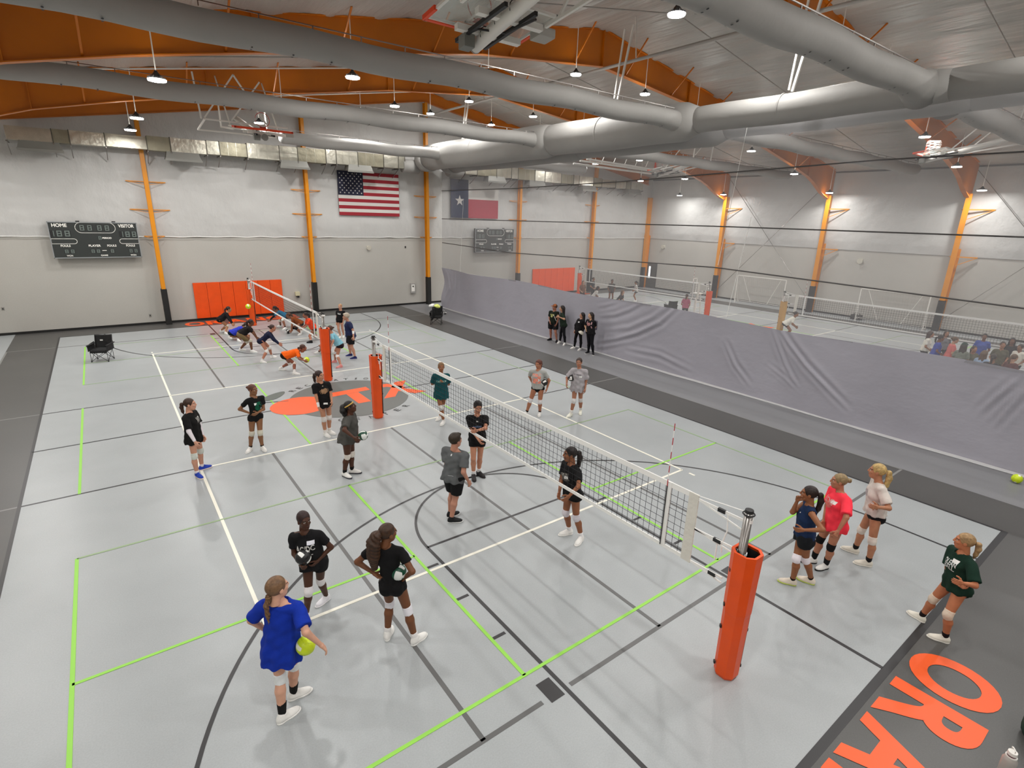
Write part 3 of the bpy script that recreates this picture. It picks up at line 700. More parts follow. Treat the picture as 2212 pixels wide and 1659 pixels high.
br=thing('wall_brace_cables','thin steel cross-bracing cables on the side wall behind the left goal','cable')
for (y0,y1) in((22.8,15.45),(8.25,1.0)):
    for a,b in((y0,y1),(y1,y0)): MB().tube([(XR-.3,a,.5),(XR-.3,b,8.7)],.016,6).build('cable',STEEL,br)
# ------------------------------------------------------------------ high-bay lamps
LENS=mat('lamp_lens','#ffffff',.3,emit=('#fffdf6',38)); 
def lamp(x,y,z,label):
    r=thing('high_bay_lamp',label,'ceiling lamp',(x,y,z),0,'high-bay lamps in their rows')
    t=roof(x)-z-.08
    MB().tube([(0,0,.22),(0,0,t)],.014,8).build('stem',WHT,r)
    MB().tube([(0,0,.05),(0,0,.10),(0,0,.20),(0,0,.24)],[.15,.13,.05,.03],16).build('housing',BLKM,r)
    b=MB()
    for k in range(6):
        a=k*math.pi/3; c,s=math.cos(a),math.sin(a); b.bar((c*.05,s*.05,.13),(c*.19,s*.19,.07),.012,.05)
    b.build('cooling_fins',BLKM,r); MB().tube([(0,0,.015),(0,0,.05)],[.19,.2],20).build('lens',LENS,r,smooth=True)
    ld=bpy.data.lights.new('lamp_light','AREA'); ld.shape='DISK'; ld.size=.36; ld.energy=LAMP_W; ld.color=(1,.985,.965); lo=bpy.data.objects.new('lamp_light',ld); COL.objects.link(lo); lo.parent=r; lo.location=(0,0,-.0)
LX=[(-9.0,1),(-3.9,1),(.93,1),(5.6,1),(9.5,1),(13.4,1),(17.0,1),(21.9,1),(26.6,1),(31.3,1)]
n_=0
colw=['leftmost','second','third','fourth','fifth','sixth','seventh','eighth','ninth','tenth']
for (y,rowl) in((26.2,'row nearest the flag wall'),(22.4,'second row from the flag wall'),(15.05,'third row from the flag wall'),(7.55,'fourth row from the flag wall'),(.2,'row nearest the camera'),(-7.0,'row behind the camera')):
    for j,(x,_) in enumerate(LX):
        if abs(y-7.55)<.1 and j==2: continue
        lamp(x,y+(-.15 if y>20 and j==3 else 0),roof(x)-1.68 if not(abs(x-9.5)<.1 and y<24 and y>20) else roof(x)-1.6,'high-bay lamp, '+colw[j]+(' from left' if j else '')+', '+rowl)
# ------------------------------------------------------------------ fabric ducts
DZ=8.72
def duct_side(cx,sg,label):
    r=thing('fabric_duct',label,'air duct')
    X=cx
    secs=[(28.0,17.95,.68),(17.75,10.85,.60),(10.6,4.2,.385),(3.9,YN+1,.34)]
    for k,(a,b,rr) in enumerate(secs):
        nxt=secs[k+1][2] if k+1<len(secs) else rr
        pts=[];rad=[]
        for t in np.linspace(0,1,10): pts.append((X,a+(b-a)*t,DZ+(.02*math.sin(t*9)))); rad.append(rr)
        if nxt!=rr: pts+= [(X,b-.25,DZ),(X,b-.75,DZ)]; rad+=[rr*.97,nxt]
        o=MB().tube(pts,rad,36).build('trunk_section',DUCT,r,smooth=True)
        MB().tube([(X,(a+b)/2,DZ),(X,(a+b)/2-.05,DZ)],[rr+.008]*2,36).build('duct_seam',DUCT,r,smooth=True)
    xe=X+sg*0; 
    for y,rr,L in((26.05,.27,8.6),(17.85,.25,19.2),(10.73,.27,19.2),(4.03,.30,19.2)):
        x1=X+sg*L
        tt=np.linspace(0,1,30); pts=[(X+sg*.1,y,DZ-.02)]; rad=[rr*1.45]
        pts+=[(X+sg*(.55+(L-.55)*t),y,DZ+.03*math.sin(t*L*1.7)+.0) for t in tt]; rad+=[rr*(1.12 if t==0 else 1) for t in tt]; 
        pts+=[(x1+sg*rr*q,y,DZ) for q in(.35,.6,.7)]; rad+=[rr*.86,rr*.5,rr*.1]
        MB().tube(pts,rad,28).build('branch_duct',DUCT,r,smooth=True)
        b=MB(); x=X+sg*1.2
        while abs(x-X)<L-.4:
            for a in(.12,.42,-.25):
                ny,nz=-math.sin(a),-math.cos(a); b.disc((x,y+ny*(rr+.004),DZ+nz*(rr+.004)),.022,(0,ny,nz),8)
            x+=sg*.75
        if y<25: o=b.build('air_nozzles',BLKM,r); o['kind']='stuff'
        c=MB(); x=X+sg*1
        while abs(x-X)<L: c.bar((x,y,DZ+rr),(x,y,DZ+rr+.09),.02); x+=sg*1.0
        c.bar((X+sg*.5,y,DZ+rr+.09),(x1,y,DZ+rr+.09),.02); c.build('suspension_track',STEEL,r)
    # elbow to the metal duct and hangers
    MB().tube([(X,28.0,DZ-.05),(X,28.5,DZ-.08),(X-sg*.0,28.9,DZ-.1),(X-sg*-.1,29.2,DZ-.15)],[.68,.66,.60,.42],32).build('duct_elbow',DUCT,r,smooth=True)
    MB().tube([(X+sg*.2,29.2,DZ-.45),(X+sg*1.2,29.25,DZ-.45)],[.40,.36],24).build('duct_elbow',DUCT,r,smooth=True)
    for y in((24.6,14.0,7.3) if sg<0 else ()): 
        MB().bar((X-.35*sg,y,roof(X)-.3),(X,y,DZ+.45),.05).build('hanger_strut',WHT,r); MB().bar((X+.25,y-.5,roof(X)-.3),(X,y-.1,DZ+.4),.06).build('hanger_strut',WHT,r)
    return r
duct_side(10.45,-1,'grey fabric air duct with branches on the flag side of the curtain'); duct_side(12.1,1,'grey fabric air duct with branches behind the mesh curtain')
GALV2=mat('galvanised_dull','#8f8a78',.45,metal=.8,noise=[(2,.15,4)],bump=('n',2.5,.4,.06,(1,1,1))); GALV3=mat('galvanised_bright','#cfccbe',.28,metal=.85,noise=[(4,.12,4)],bump=('n',3.5,.4,.05,(1,1,1)))
def rect_duct(xa,xb,label,dif,first):
    r=thing('wall_duct',label,'air duct',(0,29.3,0)); x=xa; k=0; sg=1 if xb>xa else -1
    while (xb-x)*sg>.1:
        L=min((1.45,.55,1.2,1.5,.9)[k%5],abs(xb-x)); x1=x+sg*L; u=abs((x-xa)/(xb-xa)); hh=(.26,.30,.34,.34)[min(3,int(u*4))]; z=8.18+.22*u+.04
        o=MB().box((min(x,x1)+.01,-.32,z-hh),(max(x,x1)-.01,.28,z+hh)).build('duct_section',GALV,r,bevel=.012); o.data.materials[0]=(GALV,GALV2,GALV3)[(k*7)%3]
        MB().box((x1-.015,-.345,z-hh-.025),(x1+.015,.3,z+hh+.025)).build('duct_flange',mat('flange_grey','#5c5a52',.5,metal=.6),r)
        for q in(.3,.6) if L>1 else ():
            xq=x1-(L-L*q)*sg; MB().box((xq-.008,-.328,z-hh-.008),(xq+.008,.29,z+hh+.008)).build('standing_seam',GALV,r)
        b=MB(); b.bar((x,-.36,z-hh-.05),(x,.55,z-hh-.05),.05); b.bar((x,-.3,z-hh-.05),(x,.55,z-hh-.5),.03); b.build('support_bracket',STEEL,r); x=x1;k+=1
    for xx,zz in dif:
        MB().add([(xx-.72,-.42,zz-.02),(xx+.72,-.42,zz-.02),(xx+.72,.2,zz-.02),(xx-.72,.2,zz-.02),(xx-.62,-.3,zz+.36),(xx+.62,-.3,zz+.36),(xx+.62,.2,zz+.36),(xx-.62,.2,zz+.36)],[(3,2,1,0),(4,5,6,7),(0,1,5,4),(1,2,6,5),(2,3,7,6),(3,0,4,7)]).build('air_diffuser',mat('diffuser_grey','#85847e',.5,metal=.3),r)
        MB().box((xx-.74,-.45,zz-.1),(xx+.74,-.40,zz)).build('diffuser_frame',mat('diffuser_grey','#85847e',.5,metal=.3),r)
    return r
rect_duct(-7.9,9.3,'galvanised rectangular duct along the flag wall above the columns',[(-6.9,7.68),(-1.85,7.7),(3.1,7.74),(6.6,7.8)],0)
rect_duct(30.2,13.3,'galvanised rectangular duct on the wall behind the mesh curtain',[(29.2,7.7),(24.2,7.7),(19.2,7.74),(15.8,7.8)],0)
# sprinkler main, cross pipes
sp=thing('sprinkler_pipe','thin grey sprinkler main running below the ridge','pipe')
MB().tube([(10.75,YN,11.05),(10.75,29.5,11.05)],.055,10).build('main_pipe',mat('pipe_grey','#a9a5a0',.45),sp)
for y in(26.5,19.3,12.0,4.6,-2.6): 
    for s in(-1,1): MB().tube([(RX,y,roof(RX)-.35),(RX+s*21,y,roof(RX+21)-.35)],.02,8).build('branch_pipe',mat('pipe_grey','#a9a5a0',.45),sp)
for y in(23.0,13.3,6.3): MB().bar((10.75,y,11.05),(10.9,y+.3,RZ-.1),.03).build('pipe_hanger',WHT,sp)
tr=thing('conduit_run','white conduit runs across the roof over the left court','pipe')
for y,z0,z1 in((27.2,9.7,10.9),(20.6,9.3,10.9)): MB().tube([(-8,y,roof(-8)-.45),(10,y,roof(10)-.45)],.025,8).build('conduit',WHT,tr)
# ------------------------------------------------------------------ hoops folded up to the roof
GLASS=mat('board_glass','#d5e0da',.08,trans=.0,alpha=.28)
RED=mat('red_rim','#c03016',.4)
def hoop(cx,y0,z0,dr,label,full=True):
    """glass board folded flat under the roof; its lower edge at y0, dr = direction the top edge points"""
    r=thing('basketball_hoop',label,'basketball hoop',(cx,y0,z0)); t=.15
    def P(x,a,n=0): return (x,dr*(a*math.cos(t)-0*n)-dr*n*math.sin(t)*0,a*math.sin(t)*.9+n)
    def slab(x0,x1,a0,a1,n0,n1,name,m,bv=0):
        V=[P(x,a,n) for n in(n0,n1) for x,a in((x0,a0),(x1,a0),(x1,a1),(x0,a1))]
        return MB().add(V,[(3,2,1,0),(4,5,6,7),(0,1,5,4),(1,2,6,5),(2,3,7,6),(3,0,4,7)]).build(name,m,r,bevel=bv)
    slab(-.88,.88,.03,1.05,-.006,.006,'glass_panel',GLASS)
    for a0,a1,x0,x1 in((0,.05,-.9,.9),(1.03,1.08,-.9,.9),(0,1.08,-.92,-.87),(0,1.08,.87,.92)): slab(x0,x1,a0,a1,-.02,.02,'board_frame',WHT)
    for x0,x1,a0,a1 in((-.94,.94,-.03,.03),(-.95,-.89,-.03,.36),(.89,.95,-.03,.36)): slab(x0,x1,a0,a1,-.035,.035,'edge_padding',mat('hoop_pad','#e8481a',.5),.01)
    for x0,x1,a0,a1 in((-.3,.3,.18,.22),(-.3,.3,.60,.64),(-.3,-.26,.18,.64),(.26,.3,.18,.64)): slab(x0,x1,a0,a1,-.009,.009,'target_square',WHT)
    pts=[P(.229*math.cos(q),.16,.0+.30+.229*math.sin(q)) for q in np.linspace(0,2*math.pi,25)]
    MB().tube(pts,.009,6,False).build('rim',RED,r)
    slab(-.09,.09,.08,.24,.0,.08,'rim_bracket',RED)
    nt=MB()
    for k in range(12):
        q0=2*math.pi*k/12
        for dq in(-.5,.5):
            c=[P(.229*(1-.4*u)*math.cos(q0+dq*u),.16-.4*u*-1,.30+.229*(1-.4*u)*math.sin(q0+dq*u)) for u in(0,.35,.7,1)]
            nt.tube(c,.004,4,False)
    nt.build('hoop_net',WTAPE,r)['kind']='stuff'
    # underside hardware: mast tube, motor, arms
    MB().tube([P(0,.02,-.24),P(0,1.6,-.10),P(0,4.2,.25) if full else P(0,2.2,-.05)],.105,20).build('mast',WHT,r,smooth=True)
    MB().tube([P(0,.01,-.24),P(0,.03,-.24)],.110,20).build('mast_cap',STEEL,r)
    for q in(.35,.75,1.15): MB().tube([P(.112*math.cos(t_),q,-.21+.09*q*1.0+.112*math.sin(t_)) for t_ in np.linspace(0,2*math.pi,17)],.008,5,False).build('cable',BLKM,r)
    for x in(-.28,.28): slab(x-.03,x+.03,-.1,1.3,-.2,-.14,'support_arm',BLKM)
    slab(-.5,.75,.2,.3,-.17,-.08,'cross_arm',WHT); slab(-.5,.75,.8,.9,-.17,-.08,'cross_arm',WHT)
    slab(-.34,-.14,.05,.25,-.36,-.16,'gear_box',mat('gear_grey','#767670',.5),.02); slab(.78,1.12,.5,.78,-.17,-.03,'height_adjuster',mat('gear_light','#a8a49c',.5),.03)
    MB().tube([P(-.3,-.1,-.15),P(-.25,.5,-.2),P(.15,.7,-.25),P(.2,1.4,-.3)],.018,6).build('cable',BLKM,r)
    for x in(-.8,.8):
        MB().bar(P(x,3.0,-.1),P(x,3.2,1.9),.05).build('frame_tube',WHT,r); MB().bar(P(x,.9,-.1),P(x,3.0,-.1),.05).build('frame_tube',WHT,r); MB().bar(P(x,1.2,-.1),P(x,3.1,1.6),.04).build('frame_tube',WHT,r)
    MB().bar(P(-.8,3.0,-.1),P(.8,3.0,-.1),.05).build('frame_tube',WHT,r)
    return r
hoop(-.07,7.12,8.51,-1,'folded glass basketball hoop with orange padding hanging nearest the camera')
h2=hoop(-.45,19.75,8.2,1,'folded basketball hoop over the far practice group, red lower edge showing')
for a,b in(((-2.2,20.0,8.36),(.4,20.0,8.36)),((-2.2,21.6,8.2),(.4,21.6,8.2)),((-2.2,20.0,8.36),(-2.2,21.6,8.2)),((-2.3,20.0,8.36),(-2.4,20.0,9.7)),((-2.2,20.0,8.4),(-1.2,20.0,9.8)),((-1.4,20.0,8.4),(-.4,20.0,9.7)),((-.3,20.0,8.4),(-1.2,20.0,9.8))):
    MB().bar((a[0]+.45,a[1]-19.75,a[2]-8.2),(b[0]+.45,b[1]-19.75,b[2]-8.2),.045).build('frame_tube',WHT,h2)
h3=hoop(21.6,20.7,8.42,-1,'folded basketball hoop behind the mesh curtain near the far corner',False); h4=hoop(22.2,7.6,8.5,-1,'folded basketball hoop behind the mesh curtain at right of the picture')
for dz,dy in((0,0),(-.12,.5),(.05,-.5)): MB().tube([(-6.3,dy,dz+.1),(-.2,dy*.6,dz)],.05,10).build('frame_tube',WHT,h3)
for k in range(6): MB().bar((-5.6+k*.9,0,.1),(-5.1+k*.9,0,1.1),.03).build('frame_tube',WHT,h3)
for h_,x_ in((h3,-.35),(h4,.2)):
    MB().add([(x_,0,0),(x_+.35,.02,0),(x_+.1,.01,.75)],[(0,1,2)]).build('hanging_pad',mat('hoop_pad','#e8481a',.5),h_)
# ------------------------------------------------------------------ divider curtain
VIN=mat('grey_curtain_vinyl','#a2a0a9',.6,spec=.3,noise=[(.7,.03,3)],bump=('n',1.2,.3,.1,(.5,.8,1.4)))
cur=thing('divider_curtain','tall grey divider curtain, solid vinyl below and see-through mesh above','curtain',(11.36,0,0))
FOLD=[([(10.73,2.49),(11.38,1.82),(12.46,1.22),(13.52,.79),(14.46,.52)],.11,.10),([(12.34,2.49),(13.06,2.07),(13.79,1.77),(14.69,1.58)],.08,.11),([(11.05,2.51),(11.85,1.93),(12.97,1.36),(14.24,1.01)],.09,.12),([(13.84,2.28),(14.36,2.11),(14.9,1.99)],.06,.1),
([(6.79,2.44),(6.38,2.02),(5.78,1.49),(5.0,.93),(4.4,.5)],.11,.08),([(8.57,1.57),(8.11,.94),(7.48,.41)],.08,.08),([(7.05,2.38),(6.41,1.34),(5.85,.69)],.07,.07),([(6.99,1.2),(6.33,.9),(5.83,.58)],.05,.06),([(1.01,2.16),(1.25,1.72),(1.49,1.2)],.08,.08),([(.79,1.99),(.98,1.48),(1.16,.94)],.07,.07),
([(27.67,1.92),(27.4,1.25),(27.99,.46)],.07,.15),([(26.84,2.14),(26.84,1.31),(27.58,.37)],.05,.15),([(13.15,.7),(14.16,.3),(15.28,.06)],.05,.1),([(9.9,.34),(11.22,.58),(12.87,.51)],.07,.1)]
NU,NV=900,40
yy=np.linspace(-12.0,28.35,NU+1); zz=np.linspace(0,2.42,NV+1); Yg,Zg=np.meshgrid(yy,zz)
Xg=np.zeros_like(Yg)
for L,am,wd in FOLD:
    best=np.full(Yg.shape,9.); sd=np.zeros(Yg.shape); fade=np.zeros(Yg.shape); tot=sum(math.dist(a,b) for a,b in zip(L[:-1],L[1:])); acc=0
    for a,b in zip(L[:-1],L[1:]):
        a=np.array(a);b=np.array(b);v=b-a;ln=np.linalg.norm(v); tt=((Yg-a[0])*v[0]+(Zg-a[1])*v[1])/(v@v); t=np.clip(tt,0,1); dd=np.hypot(Yg-a[0]-t*v[0],Zg-a[1]-t*v[1])
        cr=((Yg-a[0])*v[1]-(Zg-a[1])*v[0])/ln; m=dd<best; best=np.where(m,dd,best); sd=np.where(m,cr,sd); fade=np.where(m,(acc+t*ln)/tot,fade); acc+=ln
    en=np.clip(np.sin(np.clip(fade*.86+.10,0,1)*math.pi),0,1)**.8
    Xg-= am*.62*en*np.exp(-(best/(wd*1.5))**2)*np.cos(sd/wd*1.9+.5)+am*.25*en*np.exp(-((best-wd*2.4)/wd)**2)
Xg+=0*Yg
Xg+=.035*np.sin(Yg*.9+Zg*.5)+.02*np.sin(Yg*2.3-Zg*1.3)+.10*(1-Zg/2.42)**2*-1-.10*np.exp(-((28.3-Yg)/.5)**2)*np.sin(Zg*3)
Ztop=Zg*(1+.02*np.sin(Yg*.7))
V=np.stack([Xg,Yg,Ztop+.012],-1).reshape(-1,3); ii=np.arange(NV)[:,None]*(NU+1)+np.arange(NU)[None]; Q=np.stack([ii,ii+1,ii+NU+2,ii+NU+1],-1).reshape(-1,4)
s2=obj_np('vinyl_panel',V,Q,[VIN],cur) if 'obj_np' in globals() else None
# hem lying on the floor
hem=MB(); hy=np.linspace(-12,28.2,300)
hem_v=[];hem_f=[]
for k,y in enumerate(hy):
    x0=-.08+.02*math.sin(y*.9); wv=.12+.05*math.sin(y*.8)+.04*rn(y,3,1)
    hem_v+=[(x0,y,.03),(x0-wv*.5,y,.045),(x0-wv,y,.012),(x0-wv-.02,y,.009)]
for k in range(len(hy)-1):
    for j in range(3): a=k*4+j; hem_f.append((a,a+1,a+5,a+4))
o=MB().add(hem_v,hem_f).build('bottom_hem',mat('pale_hem','#bdbcbc',.6),cur,smooth=True)
MESHM=bpy.data.materials.new('curtain_mesh'); MESHM.use_nodes=True; nt=MESHM.node_tree; nt.nodes.clear()
o_=nt.nodes.new('ShaderNodeOutputMaterial'); mx=nt.nodes.new('ShaderNodeMixShader'); tb=nt.nodes.new('ShaderNodeBsdfTransparent'); db=nt.nodes.new('ShaderNodeBsdfDiffuse'); db.inputs[0].default_value=lin('#a3a2a4'); mx.inputs[0].default_value=.36
nt.links.new(tb.outputs[0],mx.inputs[1]); nt.links.new(db.outputs[0],mx.inputs[2]); nt.links.new(mx.outputs[0],o_.inputs[0])
sheet('mesh_panel',lambda u,v:(.03*math.sin(u*40)+.02*math.sin(v*5+u*17),-12.0+u*40.4,2.40+v*6.3),200,10,MESHM,cur)
for zs in([(28.3,6.98),(21,6.95),(14,7.05),(5,7.3),(-12,7.3)],[(28.3,5.38),(21,5.42),(9.6,5.48),(1.6,5.47),(-12,5.4)],[(28.3,3.98),(21.1,3.84),(9.4,4.12),(1.2,3.89),(-12,3.9)]):
    MB().tube([(-.03,y,z) for y,z in zs],.022,6).build('pull_cable',mat('cable_grey','#4b4847',.6),cur)
for y,z0,z1 in((9.3,4.2,8.5),(8.7,2.5,5.8),(26.2,2.4,6.5)): MB().tube([(-.03,y,z0),(-.03,y-.35,z1)],.008,5).build('lift_cord',WTAPE,cur)
# ------------------------------------------------------------------ volleyball posts and nets
def oct_pad(r,h,ring=0):
    P=[]
    for x,y in((-.20,-.10),(-.10,-.20),(.10,-.20),(.20,-.10),(.20,.10),(.10,.20),(-.10,.20),(-.20,.10)): P.append((x*r/.2,y*r/.2))
    return P
def post(cx,y,label,col=PAD,sgn=1,grp=None):
    r=thing('net_post',label,'net post',(cx,y,0),0,grp)
    MB().tube([(-.01,.06,0),(-.01,.06,2.34)],.05,20).build('pole',STEEL,r,smooth=True)
    MB().tube([(-.01,.06,2.33),(-.01,.06,2.365)],[.054,.048],20).build('pole_cap',BLKM,r); MB().tube([(-.01+.066*math.cos(a),.06+.066*math.sin(a),2.31) for a in np.linspace(0,2*math.pi,17)],.009,6,False).build('pulley_loop',BLKM,r)
    # padding: tapering sleeve with an open top
    n=8; O=oct_pad(.148,0); Iv=[(a*.86,b*.86) for a,b in O]; V=[];Fc=[]
    lv=[(0,.80),(.04,.90),(.5,.93),(.95,.96),(1.0,1.0),(1.4,1.03),(1.83,1.08)]
    for z,s_ in lv:
        for a,b in O: V.append((a*s_,b*s_,z+.004))
    for k in range(len(lv)-1):
        for i in range(n): Fc.append((k*n+i,k*n+(i+1)%n,(k+1)*n+(i+1)%n,(k+1)*n+i))
    b0=len(V)
    for z in(1.83,1.25):
        for a,b in Iv: V.append((a,b,z))
    t0=(len(lv)-1)*n
    for i in range(n): Fc.append((t0+i,t0+(i+1)%n,b0+(i+1)%n,b0+i)); 
    o=MB().add(V,Fc).build('padding',col,r,bevel=0); 
    MB().add([(a,b,1.80) for a,b in Iv]+[(a,b,1.2) for a,b in Iv],[(i,(i+1)%n,n+(i+1)%n,n+i) for i in range(n)]+[tuple(range(n,2*n))]).build('padding_lining',BLKM,r)
    for z in(.16,.72,1.05,1.55):
        for q in(-1,1): MB().bar((q*.106,-q*.106,z),(q*.120,-q*.120,z+.0),.035,.04).build('strap',BLKM,r)
    MB().bar((.108,-.108,.15),(.117,-.117,1.81),.035,.012,(1,-1,0)).build('closure_flap',BLKM,r)
    return r
CORD=mat('net_cord','#17171a',.7); 
def net(cx,ya,yb,label,z1=2.24,z0=1.27,det=True):
    """ya, yb : the posts"""
    r=thing('volleyball_net',label,'volleyball net',(cx,0,0)); a,b=ya+.78,yb-.60
    m=MB(); w=.0042 if det else .007
    y=a
    while y<=b: m.bar((0,y,z0),(0,y,z1-.04),w); y+=.10
    z=z0
    while z<z1: m.bar((0,a,z),(0,b,z),w); z+=.10
    m.build('net_mesh',CORD,r)['kind']='stuff'
    sag=lambda t:-.018*math.sin(t*math.pi)
    def tape(z,h,name,m_=WTAPE):
        q=MB(); N=12
        for k in range(N):
            t0,t1=k/N,(k+1)/N; q.bar((0,a+(b-a)*t0,z+sag(t0)),(0,a+(b-a)*t1,z+sag(t1)),.016,h)
        q.build(name,m_,r)
    tape(z1-.035,.075,'top_tape'); tape(z0,.055,'bottom_tape'); 
    for y in(a-.02,b+.02): MB().box((-.012,y-.09,z0-.03),(.012,y+.05,z1)).build('end_sleeve',mat('sleeve_cream','#d9d6cc',.7,bump=('n',9,.6,.03,(1,1,1))),r)
    for y in(ya+1.12,yb-1.0):
        MB().box((-.014,y-.03,z0),(.014,y+.03,z1)).build('side_band',WTAPE,r)
        red=mat('antenna_red','#b01624',.4)
        for k in range(18):
            MB().tube([(-.02,y+.03,z0+.0+k*.1),(-.02,y+.03,z0+.1+k*.1)],.006 if k>=9 else .0075,6).build('antenna_band',(red if k%2 else WTAPE) if k>=9 else CORD,r)
    # ropes and straps to the posts
    for yp,ye,s in((ya,a-.1,1),(yb,b+.1,-1)):
        MB().tube([(0,ye,z1-.01),(0,yp,z1+.08)],.006,6).build('net_rope',WTAPE,r)
        MB().bar((0,ye,z1-.06),(0,yp+s*.04,z1-.05),.012,.035).build('tension_strap',WTAPE,r); MB().bar((0,ye,z1-.06),(0,yp+s*.04,z1-.18),.010,.02).build('tension_strap',WTAPE,r)
        MB().bar((0,ye,(z0+z1)/2),(0,yp+s*.04,(z0+z1)/2+.02),.012,.03).build('tension_strap',WTAPE,r); MB().bar((0,ye,(z0+z1)/2),(0,yp+s*.04,(z0+z1)/2-.06),.012,.02).build('tension_strap',WTAPE,r)
        MB().bar((0,ye,z0),(0,yp+s*.2,z0+.02),.012,.03).build('tension_strap',WTAPE,r); MB().bar((0,ye,z0),(0,yp+s*.2,z0-.05),.010,.02).build('tension_strap',WTAPE,r)
        ym=(ye+yp)/2
        for z in(z1-.06,(z0+z1)/2,z0): MB().box((-.018,ym-.05,z-.02),(.018,ym+.05,z+.025)).build('buckle',BLKM,r)
        MB().tube([(0.01,ym-.08*s,z1-.08),(.015,ym-.1*s,z1-.3),(.01,ym-.06*s,z1-.5),(.015,ym-.07*s,z1-.62)],.009,5).build('strap_tail',WTAPE,r)
        MB().tube([(0.01,ym,z0+.46),(.015,ym,z0+.2)],.009,5).build('strap_tail',WTAPE,r)
    for y in(ya,yb): MB().tube([(0,y,z1-.04),(0,y,z1-.0)],.056,16).build('post_collar',WTAPE,r); MB().tube([(0,y,(z0+z1)/2),(0,y,(z0+z1)/2+.03)],.056,16).build('post_collar',WTAPE,r)
    return r
for y,l in((1.17,'orange padded net post nearest the camera'),(12.20,'orange padded net post at the far end of the near net'),(16.45,'orange padded net post just beyond the centre emblem'),(27.6,'orange padded net post before the orange wall pad')): post(0.03,y,l)
net(0.03,1.23,12.20,'white-taped volleyball net of the near court'); net(0.03,16.45,27.6,'white-taped volleyball net of the far practice court',z1=2.28,z0=1.36)
post(22.3,16.6,'orange padded post seen through the mesh curtain'); post(22.3,12.2,'tan padded post seen through the mesh curtain',mat('tan_vinyl','#c79a55',.6)); post(22.3,27.4,'orange padded post by the far wall pad behind the mesh'); post(22.3,1.2,'orange padded post at the right edge behind the mesh')
net(22.3,16.6,27.4,'volleyball net behind the mesh, left one',z1=2.24,z0=1.3,det=False); net(22.3,1.2,12.2,'volleyball net behind the mesh, right one',det=False)
